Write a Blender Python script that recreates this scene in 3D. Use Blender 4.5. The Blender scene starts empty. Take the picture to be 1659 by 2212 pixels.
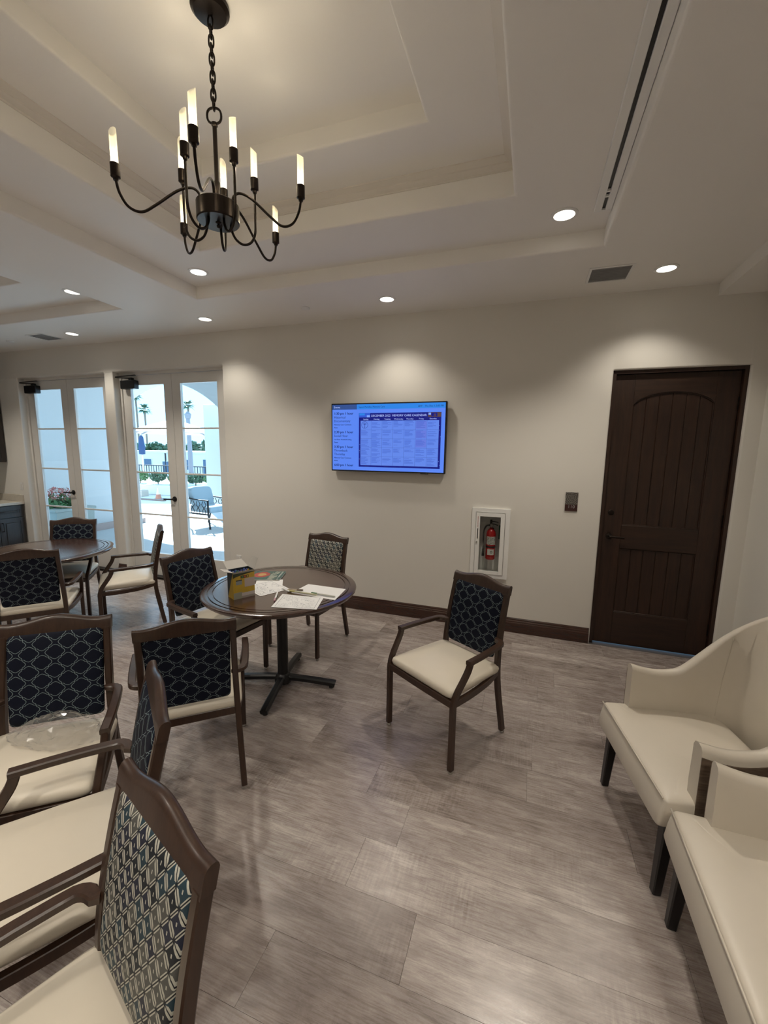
import bpy, bmesh, math, random
from mathutils import Vector, Matrix
random.seed(7)
S = bpy.context.scene
COL = S.collection
PI = math.pi

# ------------------------------------------------------------------ camera
IMG_W, IMG_H, FPX = 1659, 2212, 901.0
CAM = Vector((0, 0, 1.74))
def _cam():
    yaw, pit, rol = math.radians(-19.167), math.radians(-8.424), math.radians(0.834)
    fw = Vector((math.sin(yaw)*math.cos(pit), math.cos(yaw)*math.cos(pit), math.sin(pit)))
    r = Vector((math.cos(yaw), -math.sin(yaw), 0)); u = r.cross(fw)
    R = math.cos(rol)*r + math.sin(rol)*u
    U = -math.sin(rol)*r + math.cos(rol)*u
    cd = bpy.data.cameras.new('camera'); co = bpy.data.objects.new('camera', cd); COL.objects.link(co)
    m = Matrix((R, U, -fw)).transposed().to_4x4(); m.translation = CAM
    co.matrix_world = m
    cd.sensor_fit = 'VERTICAL'; cd.sensor_height = 32.0; cd.lens = FPX/IMG_H*32.0
    cd.clip_start = 0.02; cd.clip_end = 400
    S.camera = co
_cam()

# ------------------------------------------------------------------ world, sun, exposure
W = bpy.data.worlds.new('world'); S.world = W; W.use_nodes = True
bg = W.node_tree.nodes['Background']
SKY = 2.6
bg.inputs['Color'].default_value = (0.35, 0.67, 1.0, 1); bg.inputs['Strength'].default_value = SKY
sd = bpy.data.lights.new('sun_offscreen', 'SUN'); sd.energy = 17.0; sd.angle = math.radians(0.6); sd.color = (0.72, 0.88, 1.0)
so = bpy.data.objects.new('sun_offscreen', sd); COL.objects.link(so)
so.rotation_euler = Vector((0.62, -0.52, -0.62)).to_track_quat('-Z', 'Y').to_euler()
S.view_settings.view_transform = 'Standard'; S.view_settings.look = 'None'
S.view_settings.exposure = 0.2; S.view_settings.gamma = 1.0; S.view_settings.use_curve_mapping = False
LAMP_W = 31.5
LAMP_C = (1.0, 0.915, 0.785)

# ------------------------------------------------------------------ helpers
def obj(name, bm, mat=None, parent=None, smooth=False, mats=None, loc=None, rot=None):
    me = bpy.data.meshes.new(name)
    bmesh.ops.recalc_face_normals(bm, faces=bm.faces)
    bm.to_mesh(me); bm.free()
    for m in (mats or [mat]):
        if m: me.materials.append(m)
    if smooth is True:
        for p in me.polygons: p.use_smooth = True
    elif smooth:
        try:
            for p in me.polygons: p.use_smooth = True
            me.set_sharp_from_angle(angle=math.radians(smooth))
        except Exception: pass
    o = bpy.data.objects.new(name, me); COL.objects.link(o)
    if parent: o.parent = parent
    if loc: o.location = loc
    if rot is not None: o.rotation_euler = rot
    return o
def tag(o, label, cat, group=None, kind=None):
    o['label'] = label; o['category'] = cat
    if group: o['group'] = group
    if kind: o['kind'] = kind
    return o
def thing(name, label, cat, loc=(0,0,0), rz=0, group=None, kind=None):
    o = bpy.data.objects.new(name, None); COL.objects.link(o); o.empty_display_size = 0.1
    o.location = loc; o.rotation_euler = (0, 0, rz)
    return tag(o, label, cat, group, kind)
def dup(root, loc, rz, label=None, group=None):
    r = root.copy(); COL.objects.link(r); r.location = loc; r.rotation_euler = (0, 0, rz)
    if label: r['label'] = label
    if group: r['group'] = group
    for ch in list(root.children):
        c = ch.copy(); COL.objects.link(c); c.parent = r
        for g in ch.children:
            d = g.copy(); COL.objects.link(d); d.parent = c
    return r
def B(): return bmesh.new()
def box(bm, x0, x1, y0, y1, z0, z1, mi=0):
    vs = [bm.verts.new(p) for p in ((x0,y0,z0),(x1,y0,z0),(x1,y1,z0),(x0,y1,z0),(x0,y0,z1),(x1,y0,z1),(x1,y1,z1),(x0,y1,z1))]
    for f in ((0,3,2,1),(4,5,6,7),(0,1,5,4),(1,2,6,5),(2,3,7,6),(3,0,4,7)):
        bm.faces.new([vs[i] for i in f]).material_index = mi
    return bm
def bbox(x0, x1, y0, y1, z0, z1, bev=0.0, seg=1):
    bm = box(B(), x0, x1, y0, y1, z0, z1)
    if bev: bmesh.ops.bevel(bm, geom=list(bm.edges), offset=bev, segments=seg, affect='EDGES', profile=0.5)
    return bm
def quad(bm, a, b, c, d, mi=0):
    f = bm.faces.new([bm.verts.new(p) for p in (a, b, c, d)]); f.material_index = mi; return f
def prism(bm, pts, ax, a0, a1, mi=0):
    """polygon pts (2D) extruded along axis ax; 'y': pts are (x,z), 'x': (y,z), 'z': (x,y)"""
    def P(p, a): return (p[0], a, p[1]) if ax == 'y' else ((a, p[0], p[1]) if ax == 'x' else (p[0], p[1], a))
    A = [bm.verts.new(P(p, a0)) for p in pts]; Bv = [bm.verts.new(P(p, a1)) for p in pts]
    n = len(pts)
    bm.faces.new(A).material_index = mi; bm.faces.new(list(reversed(Bv))).material_index = mi
    for i in range(n):
        bm.faces.new((A[i], A[(i+1) % n], Bv[(i+1) % n], Bv[i])).material_index = mi
    return bm
def crv(pts, n=6):
    """Catmull-Rom through control points"""
    P = [Vector(p) for p in pts]; out = []
    for i in range(len(P)-1):
        p0 = P[i-1] if i else P[0]*2-P[1]; p1, p2 = P[i], P[i+1]
        p3 = P[i+2] if i+2 < len(P) else P[-1]*2-P[-2]
        for k in range(n):
            t = k/n
            out.append(0.5*((2*p1)+(-p0+p2)*t+(2*p0-5*p1+4*p2-p3)*t*t+(-p0+3*p1-3*p2+p3)*t**3))
    out.append(P[-1]); return out
def sweep(bm, pts, w, h, ref=(1,0,0), cham=0.25, mi=0, taper=None):
    """rectangular chamfered section: w along ref direction, h across it"""
    P = [Vector(p) for p in pts]; ref = Vector(ref); rings = []
    for i, p in enumerate(P):
        t = (P[min(i+1, len(P)-1)] - P[max(i-1, 0)]).normalized()
        a = (ref - t*ref.dot(t)).normalized(); b = t.cross(a)
        k = taper(i/(len(P)-1)) if taper else 1.0
        hw, hh = w/2*k, h/2*k; c = cham*min(hw, hh)
        sec = [(-hw+c,-hh),(hw-c,-hh),(hw,-hh+c),(hw,hh-c),(hw-c,hh),(-hw+c,hh),(-hw,hh-c),(-hw,-hh+c)]
        rings.append([bm.verts.new(p+a*x+b*y) for x, y in sec])
    _skin(bm, rings, mi); return bm
def tube(bm, pts, r, n=10, mi=0, taper=None):
    P = [Vector(p) for p in pts]; rings = []; a = None
    for i, p in enumerate(P):
        t = (P[min(i+1, len(P)-1)] - P[max(i-1, 0)]).normalized()
        if a is None:
            a = t.orthogonal().normalized()
        a = (a - t*a.dot(t)).normalized(); b = t.cross(a)
        k = taper(i/(len(P)-1)) if taper else 1.0
        rings.append([bm.verts.new(p + (a*math.cos(2*PI*j/n) + b*math.sin(2*PI*j/n))*r*k) for j in range(n)])
    _skin(bm, rings, mi); return bm
def _skin(bm, rings, mi=0, cap=True, closed=False):
    n = len(rings[0])
    for A, C in zip(rings, rings[1:] + ([rings[0]] if closed else [])):
        for j in range(n):
            bm.faces.new((A[j], A[(j+1) % n], C[(j+1) % n], C[j])).material_index = mi
    if cap and not closed:
        bm.faces.new(list(reversed(rings[0]))).material_index = mi; bm.faces.new(rings[-1]).material_index = mi
def lathe(bm, prof, n=24, c=(0,0), mi=0, cap=True):
    rings = [[bm.verts.new((c[0]+max(r,1e-4)*math.cos(2*PI*j/n), c[1]+max(r,1e-4)*math.sin(2*PI*j/n), z)) for j in range(n)] for r, z in prof]
    _skin(bm, rings, mi, cap); return bm
def sgnpow(v, e): return math.copysign(abs(v)**e, v)
def superbox(bm, hx, hy, hz, e1=0.25, e2=0.2, nu=40, nv=14, f=None, mi=None):
    """rounded cushion: superellipsoid; f maps the vertex"""
    rows = []
    for i in range(1, nv):
        ph = -PI/2 + PI*i/nv; row = []
        for j in range(nu):
            th = 2*PI*j/nu
            cp, sp = sgnpow(math.cos(ph), e1), sgnpow(math.sin(ph), e1)
            p = Vector((hx*cp*sgnpow(math.cos(th), e2), hy*cp*sgnpow(math.sin(th), e2), hz*sp))
            row.append(bm.verts.new(f(p) if f else p))
        rows.append(row)
    _skin(bm, rows, 0, cap=False)
    for s, row in ((-1, rows[0]), (1, rows[-1])):
        # close the cap with a shrinking ring so that the top can be crowned
        prev = row
        for q in (0.66, 0.33):
            nr = []
            for j in range(nu):
                th = 2*PI*j/nu
                cp = abs(math.cos(-PI/2+PI/nv))**e1*q
                p = Vector((hx*cp*sgnpow(math.cos(th), e2), hy*cp*sgnpow(math.sin(th), e2), hz*s))
                nr.append(bm.verts.new(f(p) if f else p))
            for j in range(nu):
                bm.faces.new((prev[j], prev[(j+1) % nu], nr[(j+1) % nu], nr[j]))
            prev = nr
        c = bm.verts.new(f(Vector((0,0,hz*s))) if f else Vector((0,0,hz*s)))
        for j in range(nu): bm.faces.new((prev[j], prev[(j+1) % nu], c))
    return bm
def lerp_tab(tab, z):
    if z <= tab[0][0]: return tab[0][1]
    for (a, va), (b, vb) in zip(tab, tab[1:]):
        if z <= b: return va + (vb-va)*(z-a)/(b-a)
    return tab[-1][1]
def text_mesh(items):
    """items: (string, size, align, x, z) -> bmesh lying in the XZ plane at y=0, facing -y"""
    obs = []
    for s, size, al, x, z in items:
        c = bpy.data.curves.new('t', 'FONT'); c.body = s; c.size = size; c.align_x = al; c.resolution_u = 2
        o = bpy.data.objects.new('t', c); COL.objects.link(o); obs.append((o, x, z))
    dg = bpy.context.evaluated_depsgraph_get(); bm = B()
    for o, x, z in obs:
        me = bpy.data.meshes.new_from_object(o.evaluated_get(dg))
        n0 = len(bm.verts); bm.from_mesh(me); bm.verts.ensure_lookup_table()
        for v in bm.verts[n0:]: v.co = Vector((x+v.co.x, 0, z+v.co.y))
        bpy.data.meshes.remove(me); c = o.data; bpy.data.objects.remove(o); bpy.data.curves.remove(c)
    return bm
def xform(bm, m):
    bmesh.ops.transform(bm, matrix=m, verts=bm.verts); return bm

# ------------------------------------------------------------------ materials
class N:
    def __init__(s, name):
        s.m = bpy.data.materials.new(name); s.m.use_nodes = True; s.t = s.m.node_tree
        s.p = s.t.nodes['Principled BSDF']; s.out = s.t.nodes['Material Output']
    def n(s, typ, **k):
        nd = s.t.nodes.new('ShaderNode'+typ)
        for a, v in k.items():
            if a in nd.inputs and not hasattr(nd, a): nd.inputs[a].default_value = v
            else: setattr(nd, a, v)
        return nd
    def l(s, a, b): s.t.links.new(a, b)
    def math(s, op, a, b=None, c=None):
        nd = s.t.nodes.new('ShaderNodeMath'); nd.operation = op
        for i, v in enumerate((a, b, c)):
            if v is None: continue
            if isinstance(v, (int, float)): nd.inputs[i].default_value = v
            else: s.l(v, nd.inputs[i])
        return nd.outputs[0]
    def mix(s, fac, a, b):
        nd = s.t.nodes.new('ShaderNodeMix'); nd.data_type = 'RGBA'
        for sock, v in ((nd.inputs[0], fac), (nd.inputs[6], a), (nd.inputs[7], b)):
            if isinstance(v, (int, float)): sock.default_value = v
            elif isinstance(v, tuple): sock.default_value = (*v, 1) if len(v) == 3 else v
            else: s.l(v, sock)
        return nd.outputs[2]
    def coord(s, which='Object', scale=(1,1,1), loc=None):
        tc = s.t.nodes.new('ShaderNodeTexCoord'); mp = s.t.nodes.new('ShaderNodeMapping')
        mp.inputs['Scale'].default_value = scale
        if loc is not None: s.l(loc, mp.inputs['Location'])
        s.l(tc.outputs[which], mp.inputs['Vector']); return mp.outputs[0]
    def noise(s, vec, scale=5, detail=4, rough=0.5, dist=0):
        nd = s.t.nodes.new('ShaderNodeTexNoise'); nd.inputs['Scale'].default_value = scale
        nd.inputs['Detail'].default_value = detail; nd.inputs['Roughness'].default_value = rough; nd.inputs['Distortion'].default_value = dist
        s.l(vec, nd.inputs['Vector']); return nd.outputs['Fac']
    def ramp(s, fac, stops):
        nd = s.t.nodes.new('ShaderNodeValToRGB'); cr = nd.color_ramp
        while len(cr.elements) > 1: cr.elements.remove(cr.elements[-1])
        cr.elements[0].position = stops[0][0]; cr.elements[0].color = (*stops[0][1], 1)
        for p, c in stops[1:]:
            e = cr.elements.new(p); e.color = (*c, 1)
        s.l(fac, nd.inputs[0]); return nd.outputs[0]
    def bump(s, h, strength=0.2, dist=0.01):
        nd = s.t.nodes.new('ShaderNodeBump'); nd.inputs['Strength'].default_value = strength; nd.inputs['Distance'].default_value = dist
        s.l(h, nd.inputs['Height']); s.l(nd.outputs[0], s.p.inputs['Normal'])
    def base(s, v):
        if isinstance(v, tuple): s.p.inputs['Base Color'].default_value = (*v, 1)
        else: s.l(v, s.p.inputs['Base Color'])
    def set(s, **k):
        for a, v in k.items(): s.p.inputs[a.replace('_', ' ')].default_value = v
        return s
def plain(name, col, rough=0.5, metal=0.0, var=0.06, scale=12, bump=0.0, coat=0.0):
    m = N(name); v = m.coord(); f = m.noise(v, scale, 3)
    a = tuple(max(0, c*(1-var)) for c in col); b = tuple(min(1, c*(1+var)) for c in col)
    m.base(m.mix(f, a, b)); m.set(Roughness=rough, Metallic=metal)
    if coat: m.set(Coat_Weight=coat, Coat_Roughness=0.15)
    if bump: m.bump(m.noise(v, scale*6, 4), bump, 0.002)
    return m.m
def emit(name, col, s):
    m = N(name); m.base(tuple(min(1, c) for c in col)); m.p.inputs['Emission Color'].default_value = (*col, 1)
    m.p.inputs['Emission Strength'].default_value = s; m.set(Roughness=0.4); return m.m
def wood(name, c0, c1, scale=1.0, rough=0.32, axis='x', coat=0.3, spec=0.5):
    m = N(name); sc = {'x': (1.2, 16, 16), 'y': (16, 1.2, 16), 'z': (16, 16, 1.2)}[axis]
    v = m.coord('Object', tuple(s*scale for s in sc))
    f = m.noise(v, 2.2, 6, 0.6, 0.6); g = m.noise(v, 9, 3, 0.5)
    m.base(m.ramp(m.math('ADD', m.math('MULTIPLY', f, 0.75), m.math('MULTIPLY', g, 0.25)), [(0.32, c0), (0.68, c1)]))
    m.set(Roughness=rough, Coat_Weight=coat, Coat_Roughness=0.2); m.p.inputs['Specular IOR Level'].default_value = spec
    m.bump(g, 0.05, 0.002); return m.m
M = {}
def wallmat(name, col, tex=220, bmp=0.12):
    m = N(name); v = m.coord(); f = m.noise(v, 1.3, 3); g = m.noise(v, tex, 2)
    m.base(m.mix(f, tuple(c*0.97 for c in col), tuple(min(1, c*1.02) for c in col)))
    m.set(Roughness=0.55); m.bump(g, bmp, 0.001); return m.m
M['wall'] = wallmat('wall_paint', (0.77, 0.745, 0.69))
M['ceil'] = wallmat('ceiling_paint', (0.90, 0.878, 0.838))
M['trimw'] = plain('white_trim_paint', (0.74, 0.72, 0.68), 0.35, 0, 0.02)
M['cornice'] = plain('cornice_paint', (0.76, 0.72, 0.66), 0.4, 0, 0.02)
M['base'] = wood('mahogany_baseboard', (0.030, 0.010, 0.006), (0.060, 0.022, 0.012), 1, 0.25, 'x', 0.5)
M['door'] = wood('dark_walnut_door', (0.014, 0.0058, 0.0030), (0.042, 0.017, 0.0085), 1.0, 0.45, 'z', 0.05)
M['doorx'] = wood('dark_walnut_rail', (0.014, 0.0058, 0.0030), (0.038, 0.016, 0.008), 1.0, 0.45, 'x', 0.05)
M['chairwood'] = wood('chair_frame_wood', (0.026, 0.0115, 0.0065), (0.052, 0.025, 0.014), 1.5, 0.36, 'z', 0.15)
M['tabletop'] = wood('walnut_table_top', (0.040, 0.017, 0.010), (0.085, 0.038, 0.022), 0.6, 0.21, 'x', 0.75, 0.6)
M['tablerim'] = wood('walnut_table_rim', (0.032, 0.013, 0.008), (0.065, 0.028, 0.016), 0.6, 0.21, 'x', 0.75, 0.6)
M['blackmetal'] = plain('black_powder_coat', (0.010, 0.010, 0.011), 0.38, 0.2, 0.2, 40)
M['bronze'] = plain('dark_bronze', (0.030, 0.023, 0.019), 0.32, 0.85, 0.25, 30)
M['chrome'] = plain('glide_metal', (0.45, 0.43, 0.40), 0.3, 0.9)
M['vinyl'] = plain('cream_vinyl', (0.66, 0.60, 0.50), 0.42, 0, 0.04, 8, 0.06)
M['lounge'] = plain('cream_leatherette', (0.63, 0.575, 0.49), 0.36, 0, 0.04, 8, 0.05)
M['blackleg'] = plain('ebony_leg', (0.008, 0.007, 0.007), 0.35, 0, 0.2)
M['veneer'] = wood('rift_cut_veneer', (0.060, 0.040, 0.028), (0.20, 0.145, 0.105), 2.2, 0.5, 'y', 0.05)
M['white'] = plain('white_enamel', (0.86, 0.86, 0.84), 0.35, 0, 0.02)
M['paper'] = plain('white_paper', (0.82, 0.82, 0.81), 0.7, 0, 0.02)
M['black'] = plain('black_plastic', (0.012, 0.012, 0.013), 0.35)
M['grille'] = plain('grey_grille', (0.33, 0.33, 0.33), 0.5)
M['lamp'] = emit('downlight_lens', (1.0, 0.93, 0.80), 4.0)
M['red'] = plain('extinguisher_red', (0.50, 0.012, 0.014), 0.22, 0, 0.05, 6, 0, 0.5)
M['cab'] = wood('cabinet_espresso', (0.018, 0.014, 0.013), (0.040, 0.031, 0.028), 1, 0.4, 'z', 0.1)
M['stone'] = plain('quartz_counter', (0.62, 0.57, 0.49), 0.25, 0, 0.12, 40)
M['plate'] = plain('switch_plate', (0.75, 0.74, 0.72), 0.4, 0, 0.02)

def glassmat(name, tint=(1,1,1), ior=1.45, refl=1.0):
    m = N(name); t = m.t; t.nodes.remove(m.p)
    tr = m.n('BsdfTransparent'); tr.inputs[0].default_value = (*tint, 1)
    gl = m.n('BsdfGlossy'); gl.inputs['Roughness'].default_value = 0.02
    lw = m.n('LayerWeight'); lw.inputs[0].default_value = 0.5
    fac = m.math('ADD', m.math('MULTIPLY', m.math('POWER', lw.outputs['Facing'], 5.0), 0.92), 0.035)
    mx = m.n('MixShader'); m.l(m.math('MULTIPLY', fac, refl), mx.inputs[0]); m.l(tr.outputs[0], mx.inputs[1]); m.l(gl.outputs[0], mx.inputs[2])
    m.l(mx.outputs[0], m.out.inputs[0]); return m.m
M['glass'] = glassmat('window_glass', (0.97, 0.985, 0.985))
M['glasscab'] = glassmat('cabinet_glass', (0.93, 0.94, 0.93))

def floormat():
    m = N('grey_oak_plank'); oi = m.n('ObjectInfo')
    off = m.n('CombineXYZ'); m.l(m.math('MULTIPLY', oi.outputs['Random'], 37.0), off.inputs[0]); m.l(m.math('MULTIPLY', oi.outputs['Random'], 19.0), off.inputs[1])
    v1 = m.coord('Object', (0.9, 7, 7), off.outputs[0]); v2 = m.coord('Object', (1, 1, 1), off.outputs[0]); v3 = m.coord('Object', (26, 2.5, 2), off.outputs[0])
    v4 = m.coord('Object', (2.5, 60, 2), off.outputs[0])
    v1 = m.coord('Object', (0.9, 5, 5), off.outputs[0])
    broad = m.noise(v1, 1.7, 5, 0.58, 1.8); fine = m.noise(v4, 3.0, 4, 0.6)
    saw = m.noise(v3, 3.4, 3, 0.6); patch = m.noise(v2, 2.3, 3); mott = m.noise(m.coord('Object', (2.6, 10, 5), off.outputs[0]), 2.4, 6, 0.66, 1.4)
    grit = m.noise(m.coord('Object', (40, 70, 40), off.outputs[0]), 3.0, 3, 0.6)
    msk = m.math('MINIMUM', m.math('MAXIMUM', m.math('MULTIPLY', m.math('SUBTRACT', patch, 0.47), 7.0), 0.0), 1.0)
    sm = m.math('MULTIPLY', m.math('SUBTRACT', saw, 0.5), msk)
    vn = m.noise(m.coord('Object', (1.5, 7.5, 1), off.outputs[0]), 2.4, 3, 0.5, 2.5)
    vl = m.n('MapRange', interpolation_type='SMOOTHSTEP'); m.l(m.math('ABSOLUTE', m.math('SUBTRACT', m.math('PINGPONG', vn, 0.09), 0.045)), vl.inputs[0])
    for i_, v_ in ((1, 0.0), (2, 0.012), (3, 1.0), (4, 0.0)): vl.inputs[i_].default_value = v_
    vein = m.math('MULTIPLY', vl.outputs[0], m.math('SUBTRACT', 1.0, msk))
    s = m.math('ADD', m.math('MULTIPLY', broad, 0.34), m.math('MULTIPLY', fine, 0.13)); s = m.math('ADD', s, m.math('MULTIPLY', mott, 0.34)); s = m.math('ADD', s, m.math('MULTIPLY', grit, 0.10))
    s = m.math('ADD', s, m.math('MULTIPLY', vein, 0.045)); s = m.math('ADD', s, m.math('MULTIPLY', sm, 0.30))
    s = m.math('ADD', s, m.math('MULTIPLY', m.math('SUBTRACT', oi.outputs['Random'], 0.5), 0.08)); s = m.math('ADD', s, 0.02)
    m.base(m.ramp(s, [(0.33, (0.150, 0.116, 0.103)), (0.43, (0.258, 0.213, 0.194)), (0.52, (0.365, 0.314, 0.290)), (0.63, (0.55, 0.495, 0.46))]))
    m.set(Roughness=0.34); m.l(m.ramp(fine, [(0.3, (0.22,)*3), (0.7, (0.34,)*3)]), m.p.inputs['Roughness'])
    m.p.inputs['Specular IOR Level'].default_value = 0.7
    m.bump(m.math('ADD', fine, m.math('MULTIPLY', saw, 0.5)), 0.08, 0.002); return m.m
M['floor'] = floormat()
M['subfloor'] = plain('floor_joint', (0.10, 0.080, 0.068), 0.6)

def trellis():
    m = N('navy_trellis_fabric'); tc = m.n('TexCoord'); sx = m.n('SeparateXYZ'); m.l(tc.outputs['Object'], sx.inputs[0])
    a = m.math('MULTIPLY', m.math('PINGPONG', m.math('DIVIDE', sx.outputs[0], 0.0985), 0.5), 2.0)
    b = m.math('MULTIPLY', m.math('PINGPONG', m.math('DIVIDE', sx.outputs[2], 0.081), 0.5), 2.0)
    s = m.math('PINGPONG', m.math('ADD', a, b), 1.0); t = m.math('ABSOLUTE', m.math('SUBTRACT', a, b))
    g = m.math('EXPONENT', m.math('MULTIPLY', m.math('POWER', m.math('DIVIDE', t, 0.13), 2.0), -1.0))
    lobe = m.math('MULTIPLY', m.math('SINE', m.math('MULTIPLY', m.math('MINIMUM', m.math('DIVIDE', t, 0.78), 1.0), PI)), 0.115)
    st = m.math('ADD', m.math('ADD', 0.77, m.math('MULTIPLY', g, 0.20)), lobe)
    d = m.math('ABSOLUTE', m.math('SUBTRACT', s, st))
    line = m.n('MapRange', interpolation_type='SMOOTHSTEP'); m.l(d, line.inputs[0])
    for i, v in ((1, 0.020), (2, 0.045), (3, 1.0), (4, 0.0)): line.inputs[i].default_value = v
    w = m.noise(m.coord('Object', (900, 900, 900)), 1, 1)
    navy = m.mix(w, (0.002, 0.0035, 0.011), (0.005, 0.008, 0.022)); lc = m.mix(w, (0.14, 0.20, 0.22), (0.28, 0.35, 0.36))
    m.base(m.mix(line.outputs[0], navy, lc)); m.set(Roughness=0.7); m.p.inputs['Specular IOR Level'].default_value = 0.2; m.bump(w, 0.15, 0.001); return m.m
def diamonds():
    m = N('diamond_weave_fabric'); tc = m.n('TexCoord'); sx = m.n('SeparateXYZ'); m.l(tc.outputs['Object'], sx.inputs[0])
    px_, pz_ = 0.047, 0.060
    x = m.math('DIVIDE', sx.outputs[0], px_); z = m.math('DIVIDE', sx.outputs[2], pz_)
    a = m.math('MULTIPLY', m.math('PINGPONG', x, 0.5), 2.0); b = m.math('MULTIPLY', m.math('PINGPONG', z, 0.5), 2.0)
    ab = m.math('ADD', a, b); s = m.math('PINGPONG', ab, 1.0)
    other = m.math('GREATER_THAN', ab, 1.0)
    # distance inside the folded cell
    aa = m.math('ABSOLUTE', m.math('SUBTRACT', other, a)); bb = m.math('ABSOLUTE', m.math('SUBTRACT', other, b))
    dash = m.math('MULTIPLY', m.math('LESS_THAN', aa, 0.07), m.math('LESS_THAN', bb, 0.13))
    sx_ = m.math('SUBTRACT', m.math('FRACT', m.math('ADD', m.math('SUBTRACT', x, m.math('MULTIPLY', other, 0.5)), 0.5)), 0.5); sz_ = m.math('SUBTRACT', m.math('FRACT', m.math('ADD', m.math('SUBTRACT', z, m.math('MULTIPLY', other, 0.5)), 0.5)), 0.5)
    same = m.math('GREATER_THAN', m.math('MULTIPLY', sx_, sz_), 0.0)
    border = m.math('GREATER_THAN', s, m.math('SUBTRACT', 0.79, m.math('MULTIPLY', same, 0.16))); edge = m.math('GREATER_THAN', s, 0.93)
    gap = m.math('LESS_THAN', m.math('MINIMUM', aa, bb), 0.065)
    cream = m.math('MAXIMUM', m.math('MULTIPLY', border, m.math('SUBTRACT', 1.0, m.math('MAXIMUM', edge, gap))), dash)
    # one colour per diamond
    ci = m.n('CombineXYZ'); m.l(m.math('ROUND', m.math('SUBTRACT', x, m.math('MULTIPLY', other, 0.5))), ci.inputs[0])
    m.l(m.math('ROUND', m.math('SUBTRACT', z, m.math('MULTIPLY', other, 0.5))), ci.inputs[1]); m.l(other, ci.inputs[2])
    wn = m.n('TexWhiteNoise'); m.l(ci.outputs[0], wn.inputs[0])
    cc = m.ramp(wn.outputs[0], [(0.0, (0.006, 0.010, 0.016)), (0.28, (0.014, 0.040, 0.058)), (0.52, (0.012, 0.016, 0.036)), (0.72, (0.085, 0.085, 0.078))])
    cc.node.color_ramp.interpolation = 'CONSTANT'
    w = m.noise(m.coord('Object', (700, 700, 700)), 1, 1)
    m.base(m.mix(cream, m.mix(edge, cc, (0.005, 0.006, 0.010)), m.mix(w, (0.38, 0.37, 0.31), (0.56, 0.55, 0.48))))
    m.set(Roughness=0.65); m.bump(w, 0.2, 0.001); return m.m
M['trellis'] = trellis(); M['diamond'] = diamonds()

# ------------------------------------------------------------------ room shell
D = 4.075; WT = 0.20                       # inner face of the back wall, its thickness
XL, XR, YB, HC = -7.78, 1.67, -2.6, 3.045
OPEN = [(-6.98, -5.28, -0.05, 2.68), (-5.12, -3.41, -0.05, 2.68), (0.612, 1.556, -0.05, 2.433), (-0.475, -0.185, 0.545, 1.175)]
def wall_grid(bm, x0, x1, z0, z1, holes, y0, y1):
    xs = sorted({x0, x1, *[h[0] for h in holes], *[h[1] for h in holes]}); zs = sorted({z0, z1, *[max(z0, h[2]) for h in holes], *[h[3] for h in holes]})
    V = {}
    def v(x, y, z):
        k = (round(x, 5), round(y, 5), round(z, 5))
        if k not in V: V[k] = bm.verts.new(k)
        return V[k]
    solid = lambda i, j: 0 <= i < len(xs)-1 and 0 <= j < len(zs)-1 and not any(h[0]-1e-6 <= xs[i] and xs[i+1] <= h[1]+1e-6 and h[2]-1e-6 <= zs[j] and zs[j+1] <= h[3]+1e-6 for h in holes)
    for i in range(len(xs)-1):
        for j in range(len(zs)-1):
            if not solid(i, j): continue
            a, b, c, d = xs[i], xs[i+1], zs[j], zs[j+1]
            bm.faces.new((v(a,y0,c), v(b,y0,c), v(b,y0,d), v(a,y0,d))); bm.faces.new((v(a,y1,c), v(a,y1,d), v(b,y1,d), v(b,y1,c)))
            if not solid(i-1, j): bm.faces.new((v(a,y0,c), v(a,y0,d), v(a,y1,d), v(a,y1,c)))
            if not solid(i+1, j): bm.faces.new((v(b,y0,c), v(b,y1,c), v(b,y1,d), v(b,y0,d)))
            if not solid(i, j-1): bm.faces.new((v(a,y0,c), v(a,y1,c), v(b,y1,c), v(b,y0,c)))
            if not solid(i, j+1): bm.faces.new((v(a,y0,d), v(b,y0,d), v(b,y1,d), v(a,y1,d)))
    return bm
def struct(name, bm, mat, label, cat, **k):
    return tag(obj(name, bm, mat, **k), label, cat, kind='structure')
bm = wall_grid(B(), XL, XR, -0.02, HC, OPEN, D, D+WT)
es = [e for e in bm.edges if len(e.link_faces) == 2 and abs(e.verts[0].co.y-D) < 1e-5 and abs(e.verts[1].co.y-D) < 1e-5
      and abs(e.link_faces[0].normal.dot(e.link_faces[1].normal)) < 0.5 and -7.5 < e.verts[0].co.x < 1.6 and e.verts[0].co.z < 2.9 and e.verts[1].co.z < 2.9 and max(e.verts[0].co.z, e.verts[1].co.z) > 0.1
      and not (-0.5 < e.verts[0].co.x < -0.1 and -0.5 < e.verts[1].co.x < -0.1)]
bmesh.ops.recalc_face_normals(bm, faces=bm.faces)
bmesh.ops.bevel(bm, geom=es, offset=0.014, segments=3, affect='EDGES', profile=0.5)
struct('wall_back', bm, M['wall'], 'long cream plaster wall holding the TV, wooden door and french doors', 'wall', smooth=40)
struct('wall_right', box(B(), XR, XR+0.15, YB, D+WT, -0.02, HC), M['wall'], 'cream plaster side wall beyond the two lounge chairs', 'wall')
struct('wall_left', box(B(), XL-0.15, XL, YB, D+WT, -0.02, HC), M['wall'], 'plaster side wall behind the dark kitchen cabinets', 'wall')
struct('wall_front', box(B(), XL-0.15, XR+0.15, YB-0.15, YB, -0.02, HC), M['wall'], 'plain cream wall opposite the TV wall', 'wall')

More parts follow.
